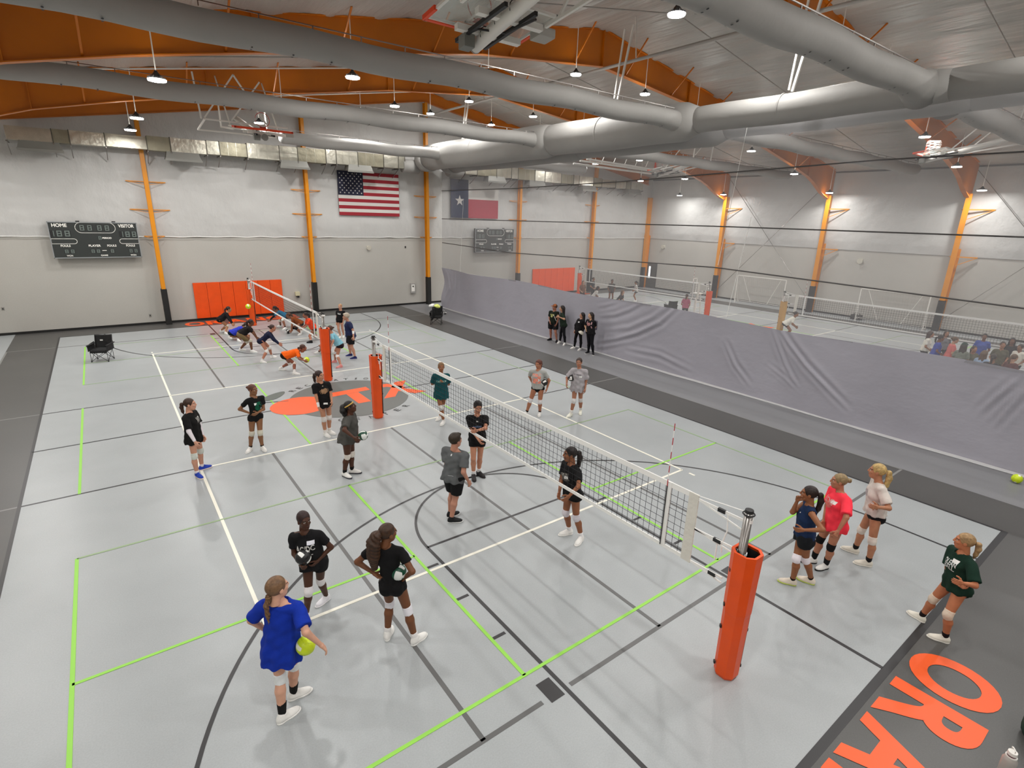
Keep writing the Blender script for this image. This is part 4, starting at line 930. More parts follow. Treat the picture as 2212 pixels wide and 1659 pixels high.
# ------------------------------------------------------------------ wall pads, scoreboards, flags
for cx,l in((.04,'orange padded mat on the wall behind the far practice group'),(22.2,'orange padded mat on the wall behind the mesh curtain')):
    r=thing('wall_pad',l,'wall pad',(cx,YF-.02,0))
    n=7; w_=4.30/n
    for k in range(n): MB().box((-2.15+k*w_+.006,-.07,.13),(-2.15+(k+1)*w_-.006,0,1.94)).build('pad_panel',PAD,r,bevel=.012)
SEG=mat('segment_grey','#66706b',.5); BRD=mat('board_green_black','#2a2e2c',.55); SILV=mat('board_frame','#a7abad',.35,metal=.6); LET=mat('board_lettering','#eceae2',.6); DRK=mat('digit_well','#171a19',.6)
def scoreboard(cx,cz_,label):
    W,H=3.22,1.56; r=thing('scoreboard',label,'scoreboard',(cx,YF-.30,cz_)); y=-.075
    MB().box((-W/2,-.07,-H/2),(W/2,.10,H/2)).build('case',BRD,r,bevel=.01)
    for a,b in(((-W/2,-.09,H/2-.035),(W/2,-.06,H/2)),((-W/2,-.09,-H/2),(W/2,-.06,-H/2+.035)),((-W/2,-.09,-H/2),(-W/2+.03,-.06,H/2)),((W/2-.03,-.09,-H/2),(W/2,-.06,H/2))): MB().box(a,b).build('frame',SILV,r)
    for x in(-.55,.75): MB().box((x-.07,-.05,H/2),(x+.07,.05,H/2+.05)).build('mounting_bracket',BLKM,r)
    T=lambda t,u,v,w,h: text_obj('lettering',t,w,h,(-W/2+u*W,y-.006,H/2-v*H),(1,0,0),(0,0,1),LET,r,bold=.03)
    T('HOME',.125,.095,.52,.15);T('VISITOR',.87,.095,.60,.15);T('PERIOD',.625,.44,.34,.08);T('FOULS',.15,.655,.34,.095);T('PLAYER',.47,.655,.44,.095);T('FOULS',.665,.655,.34,.095);T('FOULS',.885,.655,.34,.095);T('WON',.175,.93,.22,.07);T('GAME',.56,.93,.26,.07);T('WON',.90,.93,.22,.07)
    def digit(u,v,w,h,one=False):
        x,z=-W/2+u*W,H/2-v*H
        MB().box((x-w*.68,y-.004,z-h*.58),(x+w*.68,y+.01,z+h*.58)).build('digit_well',DRK,r)
        s=MB();t=w*.24
        S=[((x+w/2-t,x+w/2),(z-h/2,z+h/2))] if one else [((x-w/2,x-w/2+t),(z-h/2,z+h/2)),((x+w/2-t,x+w/2),(z-h/2,z+h/2)),((x-w/2+t,x+w/2-t),(z+h/2-t,z+h/2)),((x-w/2+t,x+w/2-t),(z-h/2,z-h/2+t)),((x-w/2+t,x+w/2-t),(z-t/2,z+t/2))]
        for (a,b),(c,d) in S: s.box((a,y-.010,c),(b,y,d))
        s.build('digit',SEG,r)
    for u,v,w,h,o in((.035,.32,.13,.24,1),(.11,.32,.18,.25,0),(.195,.32,.18,.25,0),(.80,.33,.13,.24,1),(.872,.33,.17,.24,0),(.95,.33,.16,.24,0),(.365,.16,.16,.23,0),(.45,.16,.16,.23,0),(.56,.16,.16,.23,0),(.645,.16,.16,.23,0),(.545,.44,.11,.15,0),(.15,.81,.12,.15,0),(.215,.81,.12,.15,0),(.44,.81,.12,.15,0),(.50,.81,.12,.15,0),(.66,.81,.12,.15,0),(.88,.81,.11,.15,0),(.94,.81,.11,.15,0)): digit(u,v,w,h,o)
    MB().box((-W/2+.57*W-.08,y-.01,H/2-.80*H),(-W/2+.57*W+.08,y,H/2-.785*H)).build('dash',LET,r)
    def stadium(x0,x1,z0,z1,l=True,rr=True):
        R_=(z1-z0)/2; zc=(z0+z1)/2; P=[]
        P+=[(x1-R_+R_*math.sin(t),zc+R_*math.cos(t)) for t in np.linspace(0,math.pi,12)] if rr else [(x1,z1),(x1,z0)]
        P+=[(x0+R_-R_*math.sin(t),zc-R_*math.cos(t)) for t in np.linspace(0,math.pi,12)] if l else [(x0,z0),(x0,z1)]
        P.append(P[0]); MB().tube([(a,y-.006,b) for a,b in P],.011,4,False).build('outline',LET,r)
    stadium(-W/2+.29*W,-W/2+.74*W,H/2-.30*H,H/2-.015*H); stadium(-W/2+.012*W,-W/2+.285*W,H/2-.60*H,H/2-.465*H,l=False); stadium(-W/2+.765*W,-W/2+.988*W,H/2-.60*H,H/2-.465*H,rr=False)
    return r
scoreboard(-5.66,4.06,'dark electronic scoreboard left of the striped flag'); scoreboard(16.35,4.03,'dark electronic scoreboard behind the mesh curtain below the lone-star flag')
FR=mat('flag_red','#8e1322',.8,sheen=.2); FB=mat('flag_navy','#17182f',.8); FW=mat('flag_white','#c8c4be',.8)
def star(c,r,up=(0,0,1),xd=(1,0,0)):
    P=[]; 
    for k in range(10):
        a=math.pi/2+k*math.pi/5; q=r if k%2==0 else r*.39; P.append((c[0]+q*math.cos(a),c[1],c[2]+q*math.sin(a)))
    return P
r=thing('striped_flag','large red, white and blue striped flag with white stars on the wall','flag',(7.49,YF-.22,6.62)); W,H=3.70,2.38; sh=H/13
for k in range(13): MB().box((-W/2 if k>6 else -W/2+W*.4,-.008,H/2-(k+1)*sh),(W/2,.008,H/2-k*sh)).build('stripe',FR if k%2==0 else FW,r)
MB().box((-W/2,-.010,H/2-7*sh),(-W/2+W*.4,.008,H/2)).build('canton',FB,r)
s=MB()
for j in range(9):
    for i in range(6 if j%2==0 else 5):
        x=-W/2+W*.4*((2*i+1+(j%2))/12); z=H/2-7*sh*((j+1)/10); p_=star((x,-.014,z),.052); s.add(p_+[(x,-.014,z)],[(k,(k+1)%10,10) for k in range(10)])
s.build('stars',FW,r)['kind']='stuff'
for x in(-1.8,1.8):
    for z in(-1.1,1.12): MB().tube([(x,0,z),(x,.24,z)],.015,6).build('hanging_clip',STEEL,r)
r=thing('lone_star_flag','blue, white and red flag with one large star behind the mesh curtain','flag',(14.8,YF-.22,6.64)); W,H=3.72,2.36
MB().box((-W/2,-.008,-H/2),(-W/2+1.33,.008,H/2)).build('canton',mat('flag_blue','#23304a',.8),r); MB().box((-W/2+1.33,-.008,0),(W/2,.008,H/2)).build('stripe',FW,r); MB().box((-W/2+1.33,-.008,-H/2),(W/2,.008,0)).build('stripe',mat('flag_red2','#a02a3c',.8),r)
p_=star((-W/2+.66,-.014,-.12),.36); MB().add(p_+[(-W/2+.66,-.014,-.12)],[(k,(k+1)%10,10) for k in range(10)]).build('star',FW,r)
# ------------------------------------------------------------------ fittings on the walls
CRM=mat('fitting_cream','#cfcbbd',.5)
r=thing('wall_speaker','small cream round horn speaker on the flag wall below the striped flag','speaker',(7.34,YF,3.61)); MB().tube([(0,0,0),(0,-.06,0),(0,-.14,-.02)],[.07,.09,.13],16).build('horn',CRM,r); MB().box((-.1,-.03,-.1),(.1,0,.1)).build('back_box',CRM,r)
tag(MB().box((-.03,-.05,-.06),(.03,0,.06)).build('wall_sensor',BLKM,loc=(0,0,0),bevel=.008),'small dark sensor on the flag wall left of the column','sensor').location=(9.76,YF,3.62)
r=thing('defibrillator_cabinet','grey cabinet with round emblem on the flag wall left of the curtain column','cabinet',(10.17,YF,1.05)); MB().box((-.16,-.12,-.32),(.16,0,.32)).build('case',mat('cab_grey','#9c9a96',.45),r,bevel=.01); MB().box((-.11,-.13,-.2),(.11,-.12,.24)).build('door',WHT,r); MB().tube([(0,-.135,.12),(0,-.13,.12)],.05,16).build('emblem',BLKM,r)
r=thing('wall_fountain','small cream wall box right of the orange wall pad','wall box',(2.98,YF,1.1)); MB().box((-.12,-.16,-.1),(.12,0,.12)).build('case',mat('box_cream','#c9c1a0',.5),r,bevel=.02); MB().box((-.05,-.2,-.2),(.06,-.02,-.1)).build('spout',BLKM,r)
for x,z,l in((-4.11,.44,'small socket plate left of the first column on the flag wall'),(-9.37,1.16,'small switch plate at the left end of the flag wall'),(17.9,1.1,'small plate behind the mesh right of the far scoreboard')):
    r=thing('socket_plate',l,'socket',(x,YF,z)); MB().box((-.05,-.012,-.07),(.05,0,.07)).build('plate',mat('plate_grey','#8d8a84',.5),r); MB().box((-.02,-.018,-.03),(.02,-.01,.03)).build('socket_insert',BLKM,r)
for y,l in((13.07,'cream horn speaker on the side wall between the goals'),(28.4,'cream horn speaker on the side wall above the door')):
    r=thing('wall_speaker',l,'speaker',(XR,y,3.58)); MB().tube([(0,0,0),(-.06,0,0),(-.16,0,-.02)],[.08,.11,.17],16).build('horn',CRM,r); MB().box((-.03,-.12,-.12),(0,.12,.12)).build('back_box',CRM,r)
d=struct(MB().box((XR-.06,28.86,0),(XR-.02,30.0,2.15)).build('door_1',mat('door_dark','#3e3d3c',.5)))
MB().box((XR-.09,28.95,.02),(XR-.055,29.9,2.08)).build('door_leaf',mat('door_leaf_grey','#4a4947',.5),d); MB().box((XR-.10,29.5,.85),(XR-.085,29.68,1.85)).build('door_pane',mat('daylight_pane','#ffffff',.2,emit=('#f4f8ff',2.2)),d); MB().bar((XR-.13,29.05,1.0),(XR-.13,29.4,1.0),.03).build('door_handle',STEEL,d)
# ------------------------------------------------------------------ things behind the curtain
def goal(y,l):
    r=thing('soccer_goal',l,'goal',(XR-1.15,y,0)); hw=1.8; t=.055
    for a,b in(((0,-hw,0),(0,-hw,2.0)),((0,hw,0),(0,hw,2.0))): MB().bar(a,b,t).build('goal_post',WHT,r)
    MB().bar((0,-hw,2.0),(0,hw,2.0),t).build('crossbar',WHT,r); MB().bar((.12,-hw,.2),(.12,hw,.2),.035).build('rear_bar',WHT,r)
    for s in(-1,1): MB().bar((.05,s*hw*.78,1.95),(.12,s*hw*.35,.2),.03).build('diagonal_bar',WHT,r); MB().bar((0,s*hw,.2),(.5,s*hw,.02),.035).build('ground_bar',WHT,r); MB().bar((.5,s*hw,.02),(0,s*hw,1.2),.03).build('ground_bar',WHT,r)
    m=MB(); 
    for k in range(25): y_=-hw+2*hw*k/24; m.bar((.02,y_,2.0),(.3,y_,.05),.005)
    for k in range(13): z=.1+k*.155; m.bar((.02+.28*(1-z/2),-hw,z),(.02+.28*(1-z/2),hw,z),.005)
    m.build('goal_net',mat('pale_net','#a8a59e',.8),r)['kind']='stuff'
goal(18.75,'white framed soccer goal against the side wall, left one'); goal(10.45,'white framed soccer goal against the side wall, right one')
r=thing('referee_stand','white upright referee stand by the net behind the mesh','referee stand',(22.75,17.75,0))
for x in(-.3,.3): 
    for y in(-.25,.25): MB().bar((x,y,0),(x*.6,y*.6,1.5),.05).build('stand_leg',WHT,r)
for z in(.35,.7,1.05): MB().bar((-.25,-.2,z),(.25,-.2,z),.04).build('rung',WHT,r)
MB().box((-.3,-.25,1.5),(.3,.25,1.56)).build('platform',WHT,r); MB().bar((-.18,.2,1.5),(-.18,.2,2.4),.04).build('rail_post',WHT,r); MB().bar((.18,.2,1.5),(.18,.2,2.4),.04).build('rail_post',WHT,r); MB().bar((-.18,.2,2.4),(.18,.2,2.4),.04).build('hand_rail',WHT,r)
r=thing('gym_bag','small dark bag on the floor by the side wall behind the mesh','bag',(XR-.6,12.4,0)); 
o=shade_auto(MB().box((-.2,-.3,0),(.2,.3,.32)).build('bag_body',BLK,r,bevel=.08)); MB().tube([(0,-.2,.3),(0,-.1,.42),(0,.1,.42),(0,.2,.3)],.015,6).build('bag_handle',BLKM,r)
# ------------------------------------------------------------------ camp chairs
FAB=mat('black_chair_fabric','#101011',.8,bump=('n',6,.6,.05,(1,1,1)))
def camp_chair(x,y,rz,l,extra=False):
    r=thing('camp_chair',l,'chair',(x,y,0),rz); w,dp=.27,.24; st=.46
    F_=[(-w,-dp,.02),(w,-dp,.02),(w,dp,.02),(-w,dp,.02)]; T_=[(-w-.05,-dp-.03,.60),(w+.05,-dp-.03,.60),(w+.03,dp+.06,.46),(-w-.03,dp+.06,.46)]; S_=[(-w,-dp,st-.02),(w,-dp,st-.02),(w,dp,st-.04),(-w,dp,st-.04)]
    for i in range(4):
        j=(i+1)%4; MB().tube([F_[i],S_[j]],.009,6).build('leg',BLKM,r); MB().tube([F_[j],S_[i]],.009,6).build('leg',BLKM,r)
        MB().tube([F_[i],S_[i]],.008,6).build('upright',BLKM,r); MB().tube([(F_[i][0],F_[i][1],0),(F_[i][0],F_[i][1],.04)],.022,8).build('foot',BLKM,r)
    for s in(-1,1): MB().tube([(s*(w+.01),dp,.4),(s*(w+.0),dp+.12,.92)],.011,6).build('back_post',BLKM,r); MB().tube([(s*(w+.03),-dp-.02,.44),(s*(w+.04),-dp-.04,.62)],.011,6).build('arm_post',BLKM,r)
    n=10
    def seat(u,v): x_=(u-.5)*2*w; return (x_,(v-.5)*2*dp+.0,st-.09*math.sin(u*math.pi)*math.sin(min(1,v*1.1)*math.pi)-.01)
    def back(u,v): x_=(u-.5)*2*(w+.01); return (x_,dp+.02+v*.12+.07*math.sin(u*math.pi)*(1-v*.3),st-.04+v*.50+.03*math.sin(u*math.pi)*0-.02*math.sin(u*math.pi)*v)
    for nm,fn in(('seat',seat),('backrest',back)):
        o=sheet(nm,fn,n,n,FAB,r); md=o.modifiers.new('s','SOLIDIFY'); md.thickness=.012
    for s in(-1,1):
        o=sheet('arm_panel',lambda u,v,s=s:(s*(w+.035+.02*math.sin(u*3)),-dp-.03+u*(2*dp+.1),.40+v*(.22+.02*u)+.04*u*v),8,5,FAB,r); md=o.modifiers.new('s','SOLIDIFY'); md.thickness=.01
        MB().box((s*(w+.035)-.035,-dp-.05,.61),(s*(w+.035)+.035,dp+.12,.635)).build('armrest',FAB,r,bevel=.008)
    o=sheet('seat_skirt',lambda u,v:((u-.5)*2*w,-dp-.01-.01*math.sin(u*9),st-.02-v*.10),8,2,FAB,r); o.modifiers.new('s','SOLIDIFY').thickness=.008
    return r
c1=camp_chair(-6.15,23.25,math.radians(-22),'black folding camp chair at the left of the court')
o=MB().box((-.05,.18,.72),(.04,.17,.76)).build('white_logo',WTAPE,c1)
c2=camp_chair(8.28,23.65,math.radians(-38),'black folding camp chair piled with clothes by the curtain')
camp_chair(22.6,19.4,math.radians(150),'black folding camp chair seen through the mesh curtain')
def heap(name,label,loc,rad,col,seed):
    f=Field((-.32,-.3,-.12),(.32,.3,.3),.016)
    rnd=random.Random(seed)
    for k in range(5): f.ell((rnd.uniform(-.5,.5)*rad,rnd.uniform(-.5,.5)*rad,rnd.uniform(0,.06)),I3,(rad*rnd.uniform(.4,.8),rad*rnd.uniform(.4,.7),.06*rnd.uniform(.8,1.4)),.04)
    V,Q=f.mesh(); V=V+.012*np.sin(V[:,[0]]*40+V[:,[1]]*31)*np.array((0,0,1)); o=obj_np(name,V,Q,[cloth(col)]); o.location=loc; return tag(o,label,'clothing')
heap('folded_jacket','crumpled white jacket over the back of the camp chair by the curtain',(8.15,23.85,.93),.17,'#e4e4e0',3); heap('neon_vest','pale yellow vest lying on the camp chair by the curtain',(8.38,23.72,.90),.18,'#d8e07a',5)
o=sheet('draped_coat',lambda u,v:(7.86+.06*math.sin(v*3)-.10*v+u*.20,23.35+u*.14+.015*math.sin(u*9),.90-v*.62),8,10,FAB); o.modifiers.new('s','SOLIDIFY').thickness=.03; tag(o,'black coat hanging from the left side of the camp chair by the curtain','clothing')
# ------------------------------------------------------------------ balls
def ball(x,y,z,style,label,r_=.105,rot=(0,0,0)):
    n=7; V=[];Fc=[];Mi=[]
    for ax in range(3):
        for sg in(-1,1):
            o=len(V)
            for j in range(3*n+1):
                for i in range(3*n+1):
                    a=math.tan((i/(3*n)-.5)*math.pi/2);b=math.tan((j/(3*n)-.5)*math.pi/2); p=[0,0,0]; p[ax]=sg;p[(ax+1)%3]=a*sg;p[(ax+2)%3]=b; v=Vector(p).normalized()
                    g=1-.02*(math.exp(-((j/n-1)*9)**2)+math.exp(-((j/n-2)*9)**2)+math.exp(-((i%(3*n))*9/n)**2)); V.append(v*r_*g)
            for j in range(3*n):
                for i in range(3*n):
                    q=o+j*(3*n+1)+i; Fc.append((q,q+1,q+3*n+2,q+3*n+1)); st=j//n
                    if style=='yellow': m=1 if (st==1 and (ax==0)) else 0
                    elif style=='green': m=1 if st==1 or (ax==2 and st==0) else 0
                    else: m=1 if (st==1 and i//n!=2) or (ax==1 and st==2 and i//n==0) else 0
                    Mi.append(m)
    C_={'yellow':('#cbe01c','#eef0d8','#30331f'),'green':('#0e4a33','#e9ebe6','#0e4a33'),'mono':('#1c1a1b','#ecebe7','#d9d8d4')}[style]
    me=mesh_np('volleyball',np.array([tuple(v) for v in V]),np.array(Fc),[mat('ball_'+c.strip('#'),c,.42,bump=('n',120,.2,.003,(1,1,1))) for c in C_],np.array(Mi)); o=bpy.data.objects.new('volleyball',me); COL.objects.link(o); o.location=(x,y,z); o.rotation_euler=rot; return tag(o,label,'ball')
# ------------------------------------------------------------------ bottle and bag at the lower right edge
r=thing('water_bottle','large pale water bottle with white loop lid at the lower right edge','water bottle',(1.25,-1.36,0),.6)
MB().tube([(0,0,0),(0,0,.02),(0,0,.24),(0,0,.27),(0,0,.285)],[.062,.066,.066,.05,.042],24).build('bottle_body',mat('bottle_grey','#b3aca6',.35,metal=.2),r,smooth=True)
MB().tube([(0,0,.28),(0,0,.295)],.05,24).build('neck_ring',WHT,r); MB().tube([(0,0,.295),(0,0,.315)],.038,24).build('neck_band',mat('mauve','#6f4a50',.5),r); MB().tube([(0,0,.315),(0,0,.35)],[.043,.040],24).build('lid',WHT,r)
MB().tube([(-.03,0,.345),(-.03,0,.385),(-.02,0,.39),(.02,0,.39),(.03,0,.385),(.03,0,.345)],.007,6).build('carry_loop',WHT,r)
r=thing('duffel_bag','dark green bag cut by the right edge beside the water bottle','bag',(2.10,-1.66,0),.55)
shade_auto(MB().box((-.2,-.28,0),(.25,.28,.30)).build('bag_body',mat('bag_green','#0f3529',.8),r,bevel=.09)); MB().tube([(0,-.15,.28),(0,-.08,.4),(0,.08,.4),(0,.15,.28)],.014,6).build('bag_handle',BLKM,r); MB().bar((-.12,-.2,.302),(-.12,.2,.302),.012,.01).build('zip',STEEL,r)

# joint positions in metres: stature, width, build, pelvis, neck, head, facing, gaze, then shoulders, elbows, wrists, hips, knees, ankles, feet (left, right)
POSE={
'blue':[1.776,1.0,0.0,-4.677,3.864,0.919,-4.633,3.856,1.456,-4.646,3.858,1.666,0.651,0.759,0.0,0.954,0.298,0.0,-4.778,3.978,1.412,-4.495,3.735,1.412,-4.913,4.109,1.187,-4.494,3.476,1.275,-4.76,4.059,0.993,-4.364,3.459,1.06,-4.742,3.919,0.919,-4.612,3.809,0.919,-4.734,3.853,0.489,-4.554,3.942,0.509,-4.782,3.725,0.085,-4.594,3.964,0.085,0.968,0.249,0.0,1.0,0.002,0.0],
'rock':[1.641,1.0,0.0,-3.884,5.279,0.844,-3.958,5.297,1.328,-3.955,5.296,1.522,-0.439,-0.899,-0.0,0.191,-0.982,0.0,-3.797,5.22,1.284,-4.106,5.371,1.284,-3.661,5.174,1.054,-4.109,5.367,1.013,-3.858,5.143,0.934,-4.103,5.136,0.982,-3.808,5.241,0.844,-3.961,5.316,0.844,-3.803,5.337,0.454,-4.017,5.175,0.472,-3.712,5.441,0.085,-4.062,5.232,0.085,-0.929,-0.37,0.0,-0.265,-0.964,0.0],
'longhair':[1.772,1.0,0.0,-3.205,4.153,0.915,-3.258,4.177,1.461,-3.229,4.164,1.668,0.698,0.716,0.0,0.995,0.1,0.0,-3.387,4.305,1.416,-3.121,4.045,1.416,-3.561,4.424,1.213,-3.062,3.848,1.209,-3.415,4.266,1.083,-3.093,4.016,1.024,-3.266,4.213,0.915,-3.144,4.094,0.915,-3.197,4.294,0.494,-3.059,4.026,0.495,-3.283,4.216,0.085,-3.017,3.918,0.085,0.648,0.761,0.0,0.961,0.276,0.0],
'sleeve':[1.718,1.0,0.0,-4.623,11.036,0.908,-4.637,11.037,1.414,-4.595,11.034,1.612,0.84,-0.542,0.0,0.922,-0.388,0.0,-4.538,11.189,1.369,-4.733,10.886,1.369,-4.48,11.09,1.109,-4.718,10.753,1.118,-4.459,11.003,0.882,-4.646,10.665,0.903,-4.576,11.108,0.908,-4.669,10.965,0.908,-4.533,11.146,0.491,-4.684,10.875,0.497,-4.545,11.218,0.085,-4.68,10.895,0.085,0.974,0.224,0.0,0.351,-0.936,0.0],
'greendot':[1.682,1.0,0.0,-3.269,11.614,0.881,-3.24,11.609,1.35,-3.255,11.612,1.547,0.21,-0.978,0.0,0.575,-0.818,0.0,-3.07,11.646,1.305,-3.415,11.572,1.305,-3.08,11.605,1.03,-3.576,11.678,1.104,-3.251,11.438,1.023,-3.38,11.604,0.989,-3.186,11.632,0.881,-3.352,11.596,0.881,-3.224,11.551,0.478,-3.389,11.633,0.472,-3.195,11.636,0.085,-3.439,11.736,0.085,0.171,-0.985,0.0,-0.649,-0.761,0.0],
'bronze':[1.71,1.0,0.0,-1.611,11.663,0.906,-1.665,11.679,1.429,-1.68,11.684,1.63,0.05,-0.999,0.0,0.542,-0.84,0.0,-1.481,11.687,1.384,-1.84,11.669,1.384,-1.462,11.591,1.12,-1.833,11.576,1.118,-1.519,11.393,0.992,-1.823,11.491,0.891,-1.526,11.667,0.906,-1.696,11.659,0.906,-1.522,11.675,0.487,-1.685,11.606,0.49,-1.522,11.758,0.085,-1.658,11.664,0.085,0.531,-0.847,0.0,0.249,-0.968,0.0],
'greyball':[1.752,1.18,0.0,-1.932,9.166,0.923,-1.868,9.143,1.404,-1.846,9.136,1.61,0.828,-0.561,0.0,0.787,-0.534,0.309,-1.752,9.325,1.36,-1.996,8.966,1.36,-1.727,9.205,1.098,-2.148,8.735,1.275,-1.771,9.046,0.912,-2.024,8.565,1.142,-1.876,9.249,0.923,-1.989,9.083,0.923,-1.872,9.176,0.5,-1.994,9.111,0.494,-1.867,9.247,0.085,-2.062,9.18,0.085,0.834,-0.552,0.0,0.394,-0.919,0.0],
'coach':[1.8,1.1,1.0,-0.969,6.334,0.944,-0.94,6.317,1.424,-0.931,6.312,1.637,0.912,0.411,0.0,0.997,0.074,0.0,-1.035,6.524,1.38,-0.851,6.114,1.38,-1.075,6.396,1.114,-0.949,6.019,1.116,-0.867,6.418,0.967,-0.83,6.035,0.89,-1.007,6.42,0.944,-0.93,6.249,0.944,-0.927,6.461,0.512,-0.969,6.266,0.505,-0.988,6.439,0.085,-1.071,6.253,0.085,1.0,0.027,0.0,0.891,-0.454,0.0],
'crossed':[1.771,1.0,0.0,0.335,7.519,0.928,0.33,7.522,1.466,0.339,7.516,1.674,-0.551,-0.834,0.0,-0.353,-0.899,-0.259,0.486,7.419,1.421,0.175,7.624,1.421,0.334,7.204,1.295,0.198,7.485,1.165,0.089,7.151,1.315,0.204,7.268,1.037,0.406,7.472,0.928,0.264,7.566,0.928,0.399,7.505,0.496,0.22,7.493,0.503,0.44,7.606,0.085,0.266,7.555,0.085,0.121,-0.993,0.0,-0.45,-0.893,0.0],
'sideplait':[1.774,1.0,0.0,0.429,4.593,0.925,0.394,4.628,1.462,0.367,4.655,1.668,-0.996,0.09,-0.0,-0.89,0.456,0.0,0.381,4.439,1.417,0.414,4.81,1.417,0.217,4.237,1.282,0.291,4.743,1.16,-0.013,4.208,1.184,0.132,4.611,1.016,0.421,4.509,0.925,0.436,4.678,0.925,0.443,4.462,0.493,0.399,4.692,0.492,0.551,4.41,0.085,0.523,4.691,0.085,-0.938,-0.346,0.0,-0.937,0.35,-0.0],
'teal':[1.72,1.0,0.0,1.353,10.9,0.869,1.352,10.9,1.402,1.36,10.896,1.605,-0.442,-0.897,0.0,-0.411,-0.912,0.0,1.514,10.82,1.357,1.191,10.98,1.357,1.58,10.881,1.088,1.195,11.108,1.104,1.388,10.792,1.209,1.289,10.908,1.208,1.429,10.862,0.869,1.277,10.937,0.869,1.428,10.95,0.457,1.262,10.756,0.489,1.435,11.129,0.085,1.346,10.767,0.085,-0.895,-0.446,0.0,-0.817,-0.577,0.0],
'coral':[1.692,1.08,0.0,3.959,9.844,0.873,3.941,9.86,1.379,3.945,9.856,1.579,-0.739,-0.674,-0.0,-0.923,-0.342,-0.174,4.072,9.717,1.334,3.813,10.0,1.334,4.207,9.659,1.097,3.9,10.179,1.138,4.123,9.637,0.873,4.016,10.202,0.929,4.021,9.776,0.873,3.898,9.912,0.873,3.976,9.747,0.462,3.795,9.964,0.475,4.081,9.855,0.085,3.754,10.069,0.085,-0.758,-0.653,0.0,-0.957,-0.29,0.0],
'ribbon':[1.733,1.0,0.0,4.977,9.246,0.887,4.985,9.238,1.424,4.967,9.255,1.627,-0.793,-0.609,-0.0,-0.834,-0.552,0.0,5.095,9.094,1.379,4.873,9.383,1.379,5.139,9.092,1.096,4.744,9.48,1.143,5.06,9.027,0.873,4.602,9.332,1.007,5.029,9.179,0.887,4.925,9.313,0.887,5.098,9.224,0.47,4.81,9.203,0.493,5.225,9.316,0.085,4.803,9.283,0.085,-0.721,-0.693,0.0,-0.978,-0.209,0.0],
'navy':[1.714,1.0,0.0,2.644,1.578,0.866,2.638,1.594,1.397,2.623,1.635,1.594,-0.62,0.785,-0.0,-0.474,0.88,0.0,2.498,1.481,1.352,2.78,1.704,1.352,2.386,1.249,1.234,2.533,1.774,1.232,2.271,1.453,1.168,2.492,1.724,1.467,2.578,1.525,0.866,2.711,1.63,0.866,2.678,1.496,0.459,2.521,1.57,0.496,2.822,1.403,0.085,2.538,1.565,0.085,-0.255,0.967,-0.0,-0.46,0.888,0.0],
'neonpink':[1.719,1.06,0.0,3.426,1.451,0.904,3.418,1.475,1.437,3.399,1.532,1.63,-0.809,0.588,-0.0,-0.559,0.829,0.0,3.306,1.318,1.392,3.532,1.627,1.392,3.106,1.213,1.22,3.409,1.616,1.136,2.986,1.241,1.01,3.306,1.582,0.917,3.373,1.378,0.904,3.479,1.524,0.904,3.352,1.405,0.484,3.425,1.61,0.496,3.445,1.449,0.085,3.436,1.649,0.085,-0.943,0.332,0.0,-0.753,0.658,0.0],
'floral':[1.783,1.0,0.0,4.252,1.178,0.935,4.24,1.221,1.486,4.221,1.288,1.685,-0.556,0.831,-0.0,-0.355,0.935,0.0,4.086,1.113,1.441,4.397,1.321,1.441,3.981,0.931,1.235,4.279,1.306,1.172,3.749,1.018,1.285,4.085,1.144,1.167,4.182,1.13,0.935,4.323,1.225,0.935,4.099,1.067,0.511,4.324,1.322,0.509,4.137,1.056,0.085,4.366,1.357,0.085,-0.52,0.854,0.0,-0.207,0.978,0.0],
'darkgreen':[1.623,1.05,0.0,3.228,-0.247,0.84,3.221,-0.207,1.325,3.217,-0.183,1.515,-0.757,0.653,-0.0,-0.329,0.944,0.0,3.105,-0.347,1.28,3.339,-0.076,1.28,2.949,-0.462,1.096,3.221,-0.109,1.042,2.749,-0.365,1.158,3.083,-0.284,0.982,3.17,-0.315,0.84,3.286,-0.18,0.84,3.031,-0.286,0.468,3.273,-0.051,0.464,3.091,-0.323,0.085,3.318,0.029,0.085,-0.356,0.935,0.0,0.239,0.971,0.0],
'farblack':[1.68,1.0,0.0,-1.617,26.326,0.638,-1.309,26.28,0.944,-1.213,26.266,1.117,0.983,-0.181,0.0,0.983,-0.181,0.0,-1.309,26.458,0.913,-1.373,26.111,0.913,-1.207,26.398,0.662,-1.306,25.956,0.693,-1.115,26.344,0.449,-1.236,25.813,0.516,-1.601,26.409,0.638,-1.632,26.242,0.638,-1.371,26.424,0.297,-1.356,26.291,0.337,-1.592,26.686,0.085,-1.521,26.023,0.085,0.875,-0.484,0.0,0.575,-0.818,0.0],
'farblue':[1.68,1.0,0.0,-1.492,24.529,0.322,-1.048,24.457,0.551,-0.872,24.429,0.636,0.981,-0.194,0.0,0.981,-0.194,0.0,-1.054,24.637,0.53,-1.122,24.291,0.53,-0.93,24.713,0.294,-1.09,24.042,0.412,-0.847,24.526,0.171,-1.011,23.85,0.294,-1.475,24.612,0.322,-1.508,24.446,0.322,-1.16,24.567,0.061,-1.242,24.685,0.117,-1.332,24.204,0.085,-1.547,24.947,0.085,0.418,-0.908,0.0,0.578,-0.816,0.0],
